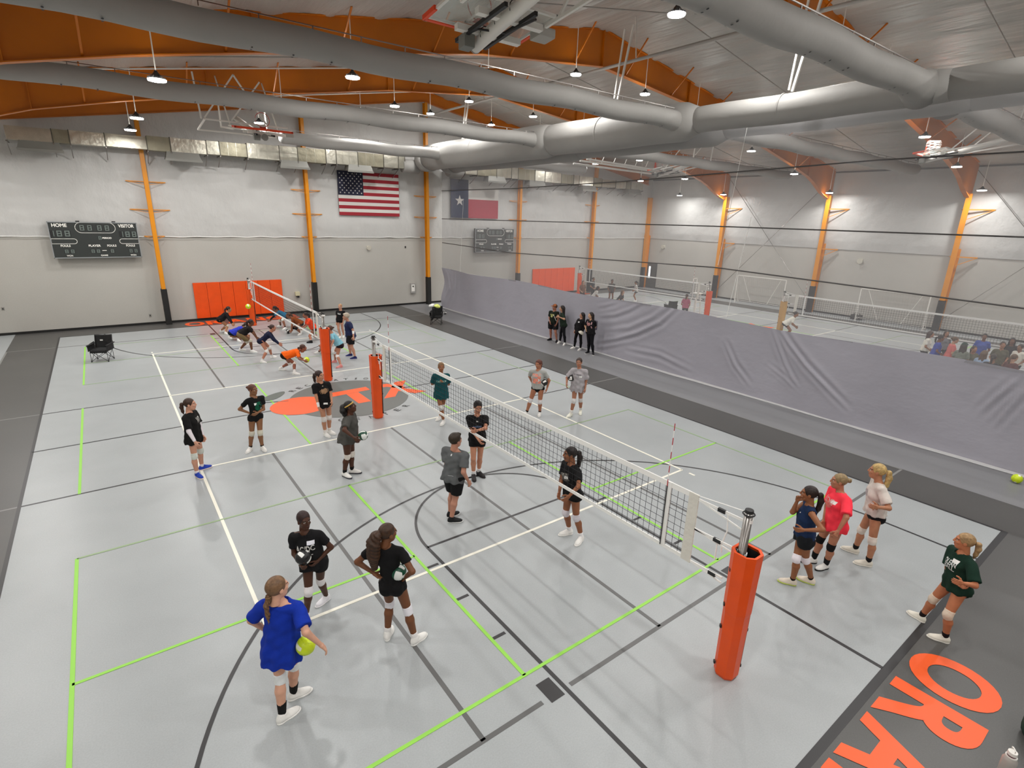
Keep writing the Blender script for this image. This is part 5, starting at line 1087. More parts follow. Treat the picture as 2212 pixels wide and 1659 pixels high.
'farkhaki':[1.68,1.1,0.0,-1.539,22.094,0.738,-1.212,22.035,1.022,-1.133,22.021,1.203,0.977,-0.212,0.0,0.977,-0.212,0.0,-1.205,22.231,0.993,-1.287,21.852,0.993,-1.062,22.157,0.767,-1.137,21.777,0.772,-0.969,22.092,0.557,-1.049,21.713,0.559,-1.519,22.186,0.738,-1.559,22.003,0.738,-1.339,22.228,0.371,-1.257,21.892,0.482,-1.597,22.348,0.085,-1.27,21.823,0.085,0.992,-0.126,0.0,0.864,-0.503,0.0],
'farnavy':[1.68,1.0,0.0,-1.188,20.249,0.774,-0.857,20.178,1.097,-0.759,20.158,1.268,0.956,-0.292,0.0,0.956,-0.292,0.0,-0.837,20.354,1.066,-0.94,20.017,1.066,-0.739,20.278,0.818,-0.843,19.846,0.87,-0.587,20.204,0.65,-0.685,19.772,0.707,-1.163,20.33,0.774,-1.213,20.168,0.774,-0.902,20.378,0.459,-1.089,20.006,0.416,-0.824,20.506,0.085,-1.314,19.961,0.085,0.991,0.137,-0.0,0.648,-0.761,0.0],
'farorange':[1.68,1.0,0.0,-0.907,18.127,0.615,-0.453,18.016,0.776,-0.288,17.975,0.878,0.962,-0.272,0.0,0.962,-0.272,0.0,-0.446,18.196,0.761,-0.542,17.856,0.761,-0.384,18.171,0.492,-0.559,17.646,0.581,-0.287,17.959,0.44,-0.448,17.438,0.546,-0.884,18.209,0.615,-0.93,18.046,0.615,-0.708,18.359,0.274,-0.63,18.023,0.334,-1.005,18.554,0.085,-0.745,17.728,0.085,0.857,-0.515,0.0,0.856,-0.518,-0.0],
'farteal':[1.68,1.0,0.0,1.274,26.206,0.579,0.918,26.291,0.836,0.794,26.321,0.988,-0.948,0.317,0.0,-0.948,0.317,0.0,0.898,26.116,0.81,1.01,26.45,0.81,0.678,26.135,0.643,0.807,26.463,0.621,0.498,26.146,0.486,0.64,26.469,0.451,1.247,26.125,0.579,1.301,26.287,0.579,0.986,26.36,0.365,1.035,25.993,0.468,1.077,26.635,0.085,1.114,25.893,0.085,-0.879,0.478,0.0,-0.868,-0.496,0.0],
'farbrown':[1.68,1.08,0.0,1.439,24.489,0.496,1.125,24.574,0.787,0.974,24.615,0.909,-0.965,0.261,-0.0,-0.965,0.261,0.0,1.107,24.381,0.757,1.207,24.749,0.757,1.033,24.348,0.492,1.163,24.707,0.486,0.971,24.317,0.264,1.114,24.673,0.256,1.415,24.4,0.496,1.463,24.577,0.496,1.137,24.129,0.36,1.188,24.776,0.263,1.378,24.299,0.085,1.55,24.774,0.085,-0.824,-0.567,0.0,-0.852,-0.524,0.0],
'farneon':[1.68,1.0,0.0,1.593,22.895,0.541,1.375,22.959,0.972,1.286,22.985,1.147,-1.0,-0.03,-0.0,-1.0,-0.03,0.0,1.401,22.776,0.932,1.39,23.129,0.932,1.244,22.775,0.703,1.318,23.171,0.668,1.058,22.641,0.638,1.13,23.029,0.626,1.595,22.81,0.541,1.59,22.98,0.541,1.329,22.748,0.234,1.636,23.031,0.136,1.274,22.377,0.085,1.84,23.375,0.085,-0.91,0.414,0.0,-0.537,0.844,0.0],
'farsky':[1.68,1.0,0.0,1.088,18.17,0.781,0.863,18.245,1.226,0.789,18.27,1.408,-0.918,0.397,0.0,-0.918,0.397,0.0,0.813,18.076,1.186,0.953,18.4,1.186,0.764,17.853,1.029,0.881,18.362,0.921,0.633,17.757,0.854,0.738,18.233,0.78,1.054,18.092,0.781,1.122,18.248,0.781,0.951,18.084,0.383,0.989,18.46,0.454,0.969,17.813,0.085,1.036,18.615,0.085,-0.999,-0.038,0.0,-0.967,0.254,0.0],
'farstand':[1.62,1.0,0.0,2.733,22.693,0.843,2.787,22.675,1.271,2.78,22.677,1.462,-0.696,-0.718,-0.0,-0.696,-0.718,0.0,2.903,22.558,1.226,2.659,22.795,1.226,2.861,22.523,0.965,2.624,22.757,0.964,2.795,22.502,0.745,2.583,22.727,0.74,2.794,22.634,0.843,2.672,22.753,0.843,2.816,22.678,0.449,2.623,22.651,0.463,2.9,22.785,0.085,2.707,22.688,0.085,-0.586,-0.81,0.0,-0.773,-0.634,0.0],
'farcoach':[1.8,1.12,1.0,1.839,18.988,0.932,1.779,19.01,1.47,1.713,19.034,1.67,-0.966,0.258,-0.0,-0.966,0.258,0.0,1.725,18.787,1.425,1.843,19.229,1.425,1.846,18.688,1.173,1.821,19.174,1.134,1.793,18.556,0.96,1.825,18.949,1.013,1.815,18.896,0.932,1.864,19.08,0.932,1.797,18.815,0.498,1.815,19.182,0.505,1.87,18.714,0.085,1.891,19.249,0.085,-0.954,0.298,0.0,-0.984,0.178,0.0],
'farhidden':[1.68,1.0,0.0,1.298,20.288,0.451,1.158,20.33,0.862,1.347,20.273,0.887,-0.979,0.205,-0.0,-0.979,0.205,0.0,1.136,20.153,0.82,1.209,20.498,0.82,1.013,20.015,0.613,1.169,20.449,0.55,0.91,19.841,0.488,1.075,20.321,0.372,1.281,20.205,0.451,1.316,20.371,0.451,0.965,19.985,0.303,1.105,20.041,0.324,0.964,20.324,0.085,1.169,20.359,0.085,-0.864,0.503,0.0,-0.864,0.503,0.0],
'cap':[1.719,1.15,0.0,10.983,17.27,0.89,10.994,17.259,1.422,11.003,17.251,1.625,-0.917,-0.398,-0.0,-0.98,0.2,0.0,11.076,17.07,1.377,10.911,17.451,1.377,11.061,17.016,1.099,10.891,17.448,1.094,10.982,17.028,0.868,10.798,17.293,0.93,11.022,17.18,0.89,10.944,17.359,0.89,10.973,17.063,0.488,10.971,17.413,0.473,11.056,17.037,0.085,11.081,17.499,0.085,-0.758,-0.652,0.0,-0.996,0.085,0.0],
'clip':[1.769,1.0,0.0,10.981,16.556,0.921,10.914,16.617,1.462,10.901,16.629,1.67,-0.793,0.609,-0.0,-0.793,0.609,0.0,10.807,16.465,1.418,11.033,16.76,1.418,10.732,16.244,1.243,11.092,16.86,1.15,10.568,16.412,1.332,10.85,16.85,1.216,10.929,16.489,0.921,11.032,16.624,0.921,10.909,16.393,0.499,11.013,16.734,0.503,11.001,16.397,0.085,11.048,16.802,0.085,-0.9,-0.436,0.0,-0.973,-0.23,0.0],
'jacket':[1.636,1.05,0.0,10.864,15.392,0.864,10.911,15.346,1.367,10.931,15.327,1.558,-0.997,0.072,-0.0,-0.874,0.487,0.0,10.894,15.17,1.323,10.92,15.53,1.323,10.975,15.163,1.065,10.813,15.567,1.078,10.887,15.19,0.852,10.762,15.553,0.851,10.858,15.303,0.864,10.87,15.481,0.864,10.849,15.222,0.472,10.83,15.55,0.472,10.902,15.264,0.085,10.859,15.613,0.085,-0.982,-0.189,0.0,-0.955,0.295,0.0],
'backpack':[1.786,1.1,0.0,10.696,14.512,0.94,10.691,14.518,1.485,10.667,14.542,1.693,-0.997,-0.076,-0.0,-0.963,0.27,0.0,10.707,14.311,1.44,10.676,14.723,1.44,10.86,14.409,1.208,10.714,14.863,1.183,10.686,14.554,1.094,10.592,14.682,1.053,10.703,14.419,0.94,10.689,14.605,0.94,10.706,14.387,0.503,10.717,14.584,0.504,10.796,14.363,0.085,10.788,14.643,0.085,-0.632,-0.775,0.0,-0.994,-0.11,0.0],
'pink_bg':[1.62,1.0,0.0,21.529,17.559,0.81,21.547,17.567,1.28,21.589,17.587,1.465,0.906,0.424,0.0,0.906,0.424,0.0,21.473,17.72,1.235,21.617,17.412,1.235,21.422,17.768,0.977,21.621,17.343,0.977,21.61,17.783,0.845,21.753,17.477,0.845,21.493,17.636,0.81,21.565,17.482,0.81,21.59,17.713,0.433,21.687,17.507,0.433,21.424,17.664,0.085,21.543,17.411,0.085,0.906,0.424,0.0,0.906,0.424,0.0],
'tall_bg':[1.7,1.0,0.0,22.743,24.612,0.85,22.731,24.596,1.343,22.701,24.557,1.538,-0.607,-0.795,0.0,-0.607,-0.795,0.0,22.874,24.489,1.298,22.59,24.706,1.298,22.944,24.47,1.027,22.553,24.768,1.027,22.777,24.365,0.888,22.496,24.579,0.888,22.811,24.56,0.85,22.676,24.663,0.85,22.758,24.445,0.453,22.578,24.583,0.453,22.885,24.567,0.085,22.662,24.737,0.085,-0.607,-0.795,0.0,-0.607,-0.795,0.0],
'kneel_bg':[1.7,1.0,0.0,21.808,23.058,0.42,21.859,22.809,0.843,21.869,22.762,1.037,0.201,-0.98,0.0,0.201,-0.98,0.0,22.03,22.868,0.804,21.68,22.796,0.804,22.09,22.908,0.533,21.608,22.809,0.533,22.06,22.713,0.395,21.713,22.642,0.395,21.892,23.075,0.42,21.725,23.041,0.42,21.982,22.671,0.374,21.801,22.634,0.374,21.972,22.958,0.085,21.697,22.902,0.085,0.201,-0.98,0.0,0.201,-0.98,0.0],
'whitebg':[1.5,1.0,0.0,25.054,24.348,0.75,25.041,24.363,1.185,25.013,24.396,1.357,-0.645,0.765,-0.0,-0.645,0.765,-0.0,24.922,24.26,1.14,25.163,24.463,1.14,24.892,24.203,0.901,25.224,24.483,0.901,24.833,24.367,0.779,25.072,24.568,0.779,24.989,24.293,0.75,25.119,24.402,0.75,24.892,24.364,0.403,25.065,24.51,0.403,24.979,24.219,0.085,25.193,24.4,0.085,-0.645,0.765,-0.0,-0.645,0.765,-0.0],
'bg5':[1.65,1.0,0.0,22.665,26.414,0.825,22.67,26.395,1.303,22.682,26.349,1.492,0.253,-0.968,0.0,0.253,-0.968,0.0,22.837,26.44,1.259,22.502,26.353,1.259,22.894,26.482,0.996,22.432,26.361,0.996,22.874,26.291,0.861,22.542,26.205,0.861,22.747,26.435,0.825,22.583,26.392,0.825,22.806,26.324,0.441,22.586,26.267,0.441,22.788,26.498,0.085,22.517,26.427,0.085,0.253,-0.968,0.0,0.253,-0.968,0.0],
'bg6':[1.7,1.0,0.0,21.714,25.307,0.42,21.891,25.125,0.843,21.925,25.09,1.037,0.697,-0.717,0.0,0.697,-0.717,0.0,22.003,25.266,0.804,21.747,25.017,0.804,22.032,25.333,0.533,21.679,24.99,0.533,22.112,25.152,0.395,21.858,24.905,0.395,21.775,25.366,0.42,21.653,25.248,0.42,22.069,25.075,0.374,21.936,24.946,0.374,21.905,25.311,0.085,21.704,25.116,0.085,0.697,-0.717,0.0,0.697,-0.717,0.0],
'bg7':[1.6,1.0,0.0,20.759,25.463,0.8,20.754,25.443,1.264,20.743,25.399,1.447,-0.248,-0.969,0.0,-0.248,-0.969,0.0,20.918,25.404,1.219,20.592,25.487,1.219,20.986,25.413,0.964,20.537,25.528,0.964,20.879,25.26,0.834,20.557,25.343,0.834,20.842,25.442,0.8,20.677,25.484,0.8,20.84,25.318,0.428,20.619,25.374,0.428,20.907,25.477,0.085,20.636,25.546,0.085,-0.248,-0.969,0.0,-0.248,-0.969,0.0],
'bgw':[1.7,1.0,0.0,22.09,11.832,0.75,22.24,11.517,1.099,22.261,11.473,1.293,0.43,-0.903,0.0,0.43,-0.903,0.0,22.387,11.623,1.067,22.065,11.469,1.067,22.437,11.676,0.796,21.992,11.464,0.796,22.454,11.479,0.657,22.135,11.327,0.657,22.167,11.868,0.75,22.013,11.795,0.75,22.308,11.632,0.437,22.108,11.537,0.437,22.247,11.829,0.085,21.994,11.708,0.085,0.43,-0.903,0.0,0.43,-0.903,0.0],
'c1':[1.66,1.0,0.0,21.086,5.495,0.83,21.091,5.476,1.311,21.103,5.43,1.501,0.254,-0.967,0.0,0.254,-0.967,0.0,21.259,5.522,1.266,20.922,5.433,1.266,21.317,5.564,1.002,20.852,5.442,1.002,21.297,5.372,0.866,20.963,5.285,0.866,21.168,5.517,0.83,21.004,5.474,0.83,21.227,5.406,0.443,21.007,5.348,0.443,21.209,5.579,0.085,20.938,5.508,0.085,0.254,-0.967,0.0,0.254,-0.967,0.0],
'c2':[1.62,1.0,0.0,20.654,5.019,0.81,20.662,5.001,1.28,20.681,4.958,1.465,0.406,-0.914,0.0,0.406,-0.914,0.0,20.817,5.072,1.235,20.506,4.933,1.235,20.865,5.121,0.977,20.436,4.931,0.977,20.876,4.933,0.845,20.568,4.797,0.845,20.732,5.054,0.81,20.576,4.985,0.81,20.807,4.954,0.433,20.599,4.862,0.433,20.762,5.122,0.085,20.506,5.008,0.085,0.406,-0.914,0.0,0.406,-0.914,0.0],
'c3':[1.66,1.0,0.0,20.529,4.529,0.83,20.54,4.512,1.311,20.566,4.472,1.501,0.545,-0.839,0.0,0.545,-0.839,0.0,20.685,4.609,1.266,20.393,4.419,1.266,20.726,4.667,1.002,20.323,4.405,1.002,20.768,4.479,0.866,20.478,4.291,0.866,20.6,4.575,0.83,20.458,4.483,0.83,20.691,4.488,0.443,20.5,4.365,0.443,20.619,4.647,0.085,20.384,4.495,0.085,0.545,-0.839,0.0,0.545,-0.839,0.0],
'c4':[1.7,1.0,0.0,19.134,3.866,0.85,19.154,3.864,1.343,19.202,3.857,1.538,0.991,-0.135,0.0,0.991,-0.135,0.0,19.176,4.041,1.298,19.128,3.687,1.298,19.159,4.112,1.027,19.092,3.624,1.027,19.333,4.018,0.888,19.285,3.668,0.888,19.146,3.951,0.85,19.123,3.782,0.85,19.272,3.962,0.453,19.242,3.737,0.453,19.104,4.012,0.085,19.066,3.734,0.085,0.991,-0.135,0.0,0.991,-0.135,0.0],
'c5':[1.6,1.0,0.0,19.519,3.654,0.8,19.504,3.641,1.264,19.47,3.61,1.447,-0.748,-0.664,0.0,-0.748,-0.664,0.0,19.617,3.516,1.219,19.394,3.767,1.219,19.678,3.486,0.964,19.371,3.832,0.964,19.505,3.419,0.834,19.284,3.668,0.834,19.575,3.59,0.8,19.463,3.717,0.8,19.504,3.489,0.428,19.353,3.659,0.428,19.649,3.582,0.085,19.463,3.792,0.085,-0.748,-0.664,0.0,-0.748,-0.664,0.0],
'c6':[1.72,1.0,0.0,22.215,3.967,0.86,22.196,3.963,1.359,22.147,3.954,1.556,-0.981,-0.193,0.0,-0.981,-0.193,0.0,22.232,3.787,1.314,22.163,4.141,1.314,22.272,3.725,1.04,22.176,4.214,1.04,22.075,3.757,0.899,22.006,4.109,0.899,22.232,3.884,0.86,22.199,4.051,0.86,22.115,3.832,0.458,22.072,4.055,0.458,22.291,3.84,0.085,22.237,4.114,0.085,-0.981,-0.193,0.0,-0.981,-0.193,0.0],
'c7':[1.66,1.0,0.0,18.464,3.125,0.83,18.483,3.118,1.311,18.528,3.103,1.501,0.945,-0.327,0.0,0.945,-0.327,0.0,18.538,3.283,1.266,18.424,2.954,1.266,18.535,3.355,1.002,18.377,2.9,1.002,18.683,3.231,0.866,18.57,2.905,0.866,18.492,3.205,0.83,18.436,3.044,0.83,18.617,3.192,0.443,18.542,2.977,0.443,18.462,3.273,0.085,18.371,3.009,0.085,0.945,-0.327,0.0,0.945,-0.327,0.0],
'c8':[1.68,1.0,0.0,17.899,2.748,0.84,17.919,2.749,1.327,17.967,2.749,1.52,1.0,0.005,0.0,1.0,0.005,0.0,17.916,2.925,1.282,17.918,2.572,1.282,17.889,2.992,1.015,17.892,2.505,1.015,18.072,2.924,0.877,18.074,2.575,0.877,17.899,2.833,0.84,17.899,2.663,0.84,18.021,2.863,0.448,18.023,2.636,0.448,17.848,2.888,0.085,17.85,2.608,0.085,1.0,0.005,0.0,1.0,0.005,0.0],
'c9':[1.7,1.0,0.0,20.942,3.143,0.85,20.923,3.136,1.343,20.877,3.12,1.538,-0.94,-0.341,0.0,-0.94,-0.341,0.0,20.986,2.969,1.298,20.864,3.305,1.298,21.034,2.915,1.027,20.866,3.378,1.027,20.837,2.917,0.888,20.716,3.249,0.888,20.971,3.063,0.85,20.913,3.223,0.85,20.864,2.994,0.453,20.787,3.208,0.453,21.037,3.029,0.085,20.941,3.292,0.085,-0.94,-0.341,0.0,-0.94,-0.341,0.0],
'c10':[1.74,1.0,0.0,22.005,3.079,0.87,21.985,3.076,1.375,21.936,3.068,1.574,-0.986,-0.164,0.0,-0.986,-0.164,0.0,22.017,2.896,1.33,21.957,3.257,1.33,22.055,2.832,1.052,21.973,3.33,1.052,21.857,2.871,0.91,21.798,3.228,0.91,22.019,2.996,0.87,21.991,3.163,0.87,21.9,2.947,0.463,21.863,3.171,0.463,22.077,2.949,0.085,22.031,3.226,0.085,-0.986,-0.164,0.0,-0.986,-0.164,0.0],
'c11':[1.66,1.0,0.0,18.677,2.388,0.83,18.694,2.378,1.311,18.735,2.353,1.501,0.858,-0.513,0.0,0.858,-0.513,0.0,18.782,2.528,1.266,18.603,2.229,1.266,18.793,2.599,1.002,18.546,2.186,1.002,18.913,2.448,0.866,18.736,2.151,0.866,18.721,2.461,0.83,18.633,2.315,0.83,18.84,2.423,0.443,18.724,2.228,0.443,18.706,2.534,0.085,18.562,2.294,0.085,0.858,-0.513,0.0,0.858,-0.513,0.0],
'c12':[1.6,1.0,0.0,21.583,2.711,0.8,21.565,2.718,1.264,21.522,2.735,1.447,-0.933,0.361,-0.0,-0.933,0.361,-0.0,21.506,2.561,1.219,21.627,2.874,1.219,21.507,2.492,0.964,21.674,2.924,0.964,21.368,2.616,0.834,21.488,2.926,0.834,21.553,2.632,0.8,21.614,2.79,0.8,21.43,2.649,0.428,21.512,2.861,0.428,21.579,2.562,0.085,21.68,2.824,0.085,-0.933,0.361,-0.0,-0.933,0.361,-0.0],
'c13':[1.6,1.0,0.0,22.342,5.248,0.8,22.326,5.237,1.264,22.287,5.212,1.447,-0.833,-0.553,0.0,-0.833,-0.553,0.0,22.42,5.098,1.219,22.234,5.378,1.219,22.477,5.059,0.964,22.22,5.446,0.964,22.295,5.018,0.834,22.111,5.295,0.834,22.389,5.178,0.8,22.295,5.319,0.8,22.305,5.087,0.428,22.179,5.276,0.428,22.461,5.159,0.085,22.306,5.393,0.085,-0.833,-0.553,0.0,-0.833,-0.553,0.0],
}

BGKIND={'pink_bg': 'pinkgrey', 'tall_bg': 'greybrown', 'kneel_bg': 'dark', 'whitebg': 'greywhite', 'bg5': 'dark', 'bg6': 'greywhite', 'bg7': 'brown', 'bgw': 'white', 'c1': 'white', 'c2': 'blue', 'c3': 'coral', 'c4': 'cap', 'c5': 'olive', 'c6': 'royal', 'c7': 'lightblue', 'c8': 'dark', 'c9': 'olive', 'c10': 'black', 'c11': 'maroon', 'c12': 'white', 'c13': 'grey'}

# ------------------------------------------------------------------ the players, coaches and onlookers
W3=('#e9e7e2','#f3f1ec','#ffffff'); TAG_='name_tag'
pale,tan_,brown_,dbrown,mid='#c99679','#b07a58','#6b4129','#4a2b1b','#8f5f41'
def nt(cx=-.05,cz=.72): return (TAG_,'rect','',cx,cz,.085,.05,'#eeeeea')
CAST={
'blue':dict(label='player in a royal blue shirt holding a yellow ball, back turned, nearest the camera',skin='#cf9d84',hair=('plait','#6f5238'),top=dict(c='#0c2f9c',o=.030,hem=-.34,flare=.035,sleeve=.80,so=.026),short=dict(c='#10131f',len=.16),pad='#e4e6e6',sock=('#141414',.36),shoe=W3,palm=[None,(0,0,-1)],curl=(.4,.3),tie='#8a6b4a'),
'rock':dict(label='player in a black band shirt holding a black ball in front of her',skin=dbrown,hair=('braid','#2a1512'),top=dict(c='#121113',o=.022,hem=-.12,flare=.012,sleeve=.62,so=.016),short=dict(c='#101012',len=.30,loose=.02,o=.016),pad='#e6e2e2',shoe=('#e6e4e8','#f4f2f2','#ffffff'),curl=(.55,.55),
  decals=(('shirt_lettering','text','AC/DC',.02,.66,.25,.085,'#cfcdc8',-.03),(TAG_,'rect','',-.07,.80,.10,.05,'#e8e8f0',-.12),('shirt_print','rect','',.04,.44,.2,.012,'#bdbab5'))),
'longhair':dict(label='player in black with long curly brown hair, back turned, green ball under her arm',skin='#6f452b',hair=('curly','#3a2414'),top=dict(c='#0e0d0e',o=.012,hem=-.06,flare=.0,sleeve=.55,so=.010),short=dict(c='#0c0c0e',len=.24,o=.010),pad='#e6e4ea',sock=('#e9e6e4',.22),shoe=W3,curl=(.4,.6)),
'sleeve':dict(label='player in an oversized black shirt with white arm sleeves and bright blue shoes',skin='#c9947b',hair=('pony','#3b2519'),top=dict(c='#131211',o=.026,hem=-.30,flare=.025,sleeve=.85,so=.022),pad='#d5d8cf',sock=('#e6dcdc',.18),shoe=('#2340a8','#e8d8d0','#d98a80'),armwear=(('R','#e4dce0',-.25,.9),('L','#e4dce0',-.25,.9)),
  decals=(('shirt_lettering','text','WT',-.02,.70,.13,.13,'#b9b7b2'),)),
'greendot':dict(label='player in a black shirt with a round green print, hands folded, hair in a bun',skin='#8a5f41',hair=('messybun','#5a3322'),top=dict(c='#121211',o=.012,hem=-.02,flare=.0,sleeve=.58),short=dict(c='#100f10',len=.17),pad='#cfcab9',sock=('#1a1513',.14),shoe=W3,
  decals=(('shirt_print','disc','',-.04,.60,.19,.22,'#135a41'),nt(.03,.74))),
'bronze':dict(label='player in a black shirt with a bronze chest print standing on the emblem',skin='#b98467',hair=('pony','#2b1813'),top=dict(c='#111011',o=.020,hem=-.20,flare=.012,sleeve=.68,so=.016),short=dict(c='#0f0f10',len=.2),pad='#ddd6d0',sock=('#e4ddd8',.25),shoe=W3,armwear=(('R','#ebe9e6',.62,1.0),),
  decals=(('shirt_print','blob','',0,.66,.26,.15,'!a07c5c'),(TAG_,'rect','',.03,.04,.1,.045,'#eeeeea',-.2),('shirt_emblem','disc','',0,.90,.03,.02,'#b9aa96'))),
'greyball':dict(label='player in a dark grey shirt with a gold headband looking up',skin='#4d2c1c',hair=('afro','#15100e'),top=dict(c='#4a4844',o=.030,hem=-.20,flare=.03,sleeve=.75,so=.014),short=dict(c='#141213',len=.16),pad='#ded5cd',sock=('#151515',.24),shoe=('#e9e7e2','#32323c','#ffffff'),headband='#cfa95a',curl=(.5,.5),
  decals=((TAG_,'disc','',-.06,.70,.07,.07,'#ebeae6'),)),
'coach':dict(label='man in a heather grey shirt and long black shorts, back turned under the near net',skin='#b4806a',hair=('short','#2c2013'),top=dict(c='#5b5d5e',o=.030,hem=-.20,flare=.020,sleeve=.72,so=.022),short=dict(c='#111112',len=.86,loose=.026,o=.012),sock=('#181818',.1),shoe=('#17181a','#d6d6d4','#3a3a3a'),curl=(.5,.5),
  decals=(('shirt_emblem','disc','',0,.92,.025,.035,'#d8d8d6',0,-1),('reflective_strip','rect','',.05,.12,.10,.008,'#a9abab',0,-1))),
'crossed':dict(label='player in black with arms crossed and black shoes beside the near net',skin='#bd8468',hair=('pony','#1b1311'),top=dict(c='#121112',o=.020,hem=-.06,flare=.012,sleeve=.66,so=.014),short=dict(c='#0f0e0f',len=.34,o=.014,loose=.012),sock=('#e7e4e4',.26),shoe=('#2f2b2c','#2a2627','#3a3637'),
  decals=(('shirt_lettering','text','ALLSTAR',0,.66,.20,.04,'#7f93b8'),('shirt_emblem','rect','',0,.86,.04,.02,'#c7c5c0'))),
'sideplait':dict(label='player in a black printed shirt with a dark plait behind the near net tape',skin='#8c593c',hair=('ponylong','#1d1411'),top=dict(c='#121112',o=.020,hem=-.08,flare=.012,sleeve=.70,so=.014),short=dict(c='#0f0e0f',len=.24,o=.014),pad='#d3cdd2',sock=('#e9e7e7',.25),shoe=W3,
  decals=(('shirt_print','rect','',.01,.66,.22,.13,'!55514c',.2),('name_tag','rect','',-.04,.68,.10,.05,'#e6e6e4',.2),('shirt_lettering','text','FAMILY',.03,.74,.16,.045,'#a8a49d',.2))),
'teal':dict(label='player in a long teal shirt with hands together behind the net mesh',skin='#96603f',hair=('pony','#7a5a3a'),top=dict(c='#0f4a4e',o=.026,hem=-.28,flare=.025,sleeve=.80,so=.022),pad='#dcd8d2',sock=('#dcd8d0',.14),shoe=W3,
  decals=(('shirt_lettering','text','CARPE DIEM',0,.70,.26,.05,'#9cc5b8'),)),
'coral':dict(label='player in a light grey shirt with a large coral print, ball under her arm',skin='#a96f52',hair=('pony','#5a2f22'),top=dict(c='#a5a5a0',o=.018,hem=-.02,flare=.006,sleeve=.66,so=.014),short=dict(c='#121112',len=.15),pad='#dedada',sock=('#191818',.18),shoe=W3,
  decals=(('shirt_print','rect','',.02,.60,.24,.28,'!e08a76'),('name_tag','disc','',-.03,.52,.07,.08,'#e9e5e2'),('shirt_lettering','text','XOXO',.02,.76,.2,.05,'#e8a898'))),
'ribbon':dict(label='tall player in a long pale grey shirt with dark lettering near the dark floor band',skin='#a9745a',hair=('pony','#33231c'),top=dict(c='#aaa5a8',o=.030,hem=-.22,flare=.035,sleeve=.86,so=.026,wr=1.8),pad='#d6d2d0',sock=('#e8e5e0',.30),shoe=('#ecebdc','#f4f3e6','#ffffff'),
  decals=(('shirt_lettering','text','ESTANCIA',.02,.76,.22,.035,'#4a4548'),nt(-.07,.66))),
'navy':dict(label='player in a sleeveless navy top raising a hand to her mouth, white knee pads',skin='#8f5b3b',hair=('ponylong','#21140f'),top=dict(c='#16294a',o=.018,hem=-.0,flare=.004,sleeve=0),short=dict(c='#15181c',len=.34,o=.018,loose=.02),pad='#ece6ec',sock=('#17110f',.12),shoe=('#e8dccb','#c7d66a','#f4ece0'),
  decals=(('shirt_emblem','disc','',-.05,.80,.02,.02,'#d8d8d8'),)),
'neonpink':dict(label='player in a neon pink shirt with black knee pads',skin='#b0765a',hair=('messybun','#8a7452'),top=dict(c='#ff3d4e',o=.026,hem=-.22,flare=.02,sleeve=.86,so=.022),pad='#121112',sock=('#121112',.36),shoe=('#ece9e4','#17171a','#1a1a1c'),
  decals=(('shirt_lettering','text','LCMB',.02,.74,.22,.10,'#e3a9a4'),('shirt_print','blob','',.03,.62,.20,.14,'!d9695f'),nt(-.08,.76))),
'floral':dict(label='player in a white patterned shirt with a long blonde ponytail',skin='#b17a5b',hair=('ponylong','#b79a63'),top=dict(c='#cfc6be',o=.022,hem=.0,flare=.006,sleeve=.80,so=.024,wr=1.5),short=dict(c='#130f12',len=.17),pad='#ded4c9',sock=('#141213',.24),shoe=('#d8d2c4','#e6e1d6','#cfcabc'),tie='#e2ddd0',
  decals=(('shirt_print','blob','',.02,.66,.16,.14,'!a9a2a4'),)),
'darkgreen':dict(label='player in a dark green shirt stepping over the black baseline above the O',skin='#b5724f',hair=('pony','#9b7c55'),top=dict(c='#0f2c20',o=.024,hem=-.12,flare=.012,sleeve=.86,so=.022),short=dict(c='#0f2318',len=.13),pad='#d9c8b4',sock=('#1b1214',.22),shoe=('#e9e4d6','#f0ece2','#f6f2e8'),
  decals=(('shirt_lettering','text','OLEAN',.0,.74,.2,.075,'#dcdedb'),('shirt_lettering','text','BALL',.0,.60,.17,.06,'#c9cbc8'),nt(-.06,.84))),
'farblack':dict(label='player crouching in a long-sleeved black top before the orange wall pad',skin=tan_,hair=('pony','#241310'),top=dict(c='#151214',o=.016,hem=-.02,sleeve=1.95),short=dict(c='#141012',len=.2),pad='#e8e6d8',shoe=W3),
'farblue':dict(label='player bending low in a bright blue shirt, half hidden behind another',skin=mid,hair=('pony','#2a1a14'),top=dict(c='#2f3bb4',o=.016,hem=.0,sleeve=.7),short=dict(c='#101820',len=.3),shoe=W3),
'farkhaki':dict(label='player in a black shirt and olive khaki shorts bending forward',skin=brown_,hair=('ponylong','#2a1512'),top=dict(c='#191415',o=.018,hem=.05,sleeve=.7),short=dict(c='#7b6747',len=.82,loose=.02,o=.016),pad='#cfc6b6',shoe=W3,decals=((TAG_,'rect','',0,.8,.09,.05,'#eeeeea',0,-1),)),
'farnavy':dict(label='player bending in a long-sleeved navy top with white knee pads',skin='#b5795f',hair=('bun','#3a2620'),top=dict(c='#171c36',o=.014,hem=-.04,sleeve=1.9),short=dict(c='#141830',len=.16),pad='#e6e2dc',sock=('#dcd8d4',.22),shoe=W3),
'farorange':dict(label='player in an orange shirt bending for a yellow ball',skin='#8c5440',hair=('pony','#4a2c20'),top=dict(c='#f0620c',o=.018,hem=-.02,sleeve=.8),short=dict(c='#1a1412',len=.2),pad='#e4ded6',sock=('#e2dedb',.3),shoe=W3,tie='#e8e4da'),
'farteal':dict(label='player bending in a teal blue shirt beneath the far net',skin='#8a5b44',hair=('pony','#2a1a16'),top=dict(c='#2b6a8c',o=.018,hem=-.02,sleeve=.8),short=dict(c='#14161c',len=.2),pad='#e0dcd0',sock=('#17171a',.2),shoe=W3,armwear=(('L','#1b1718',-.3,.9),)),
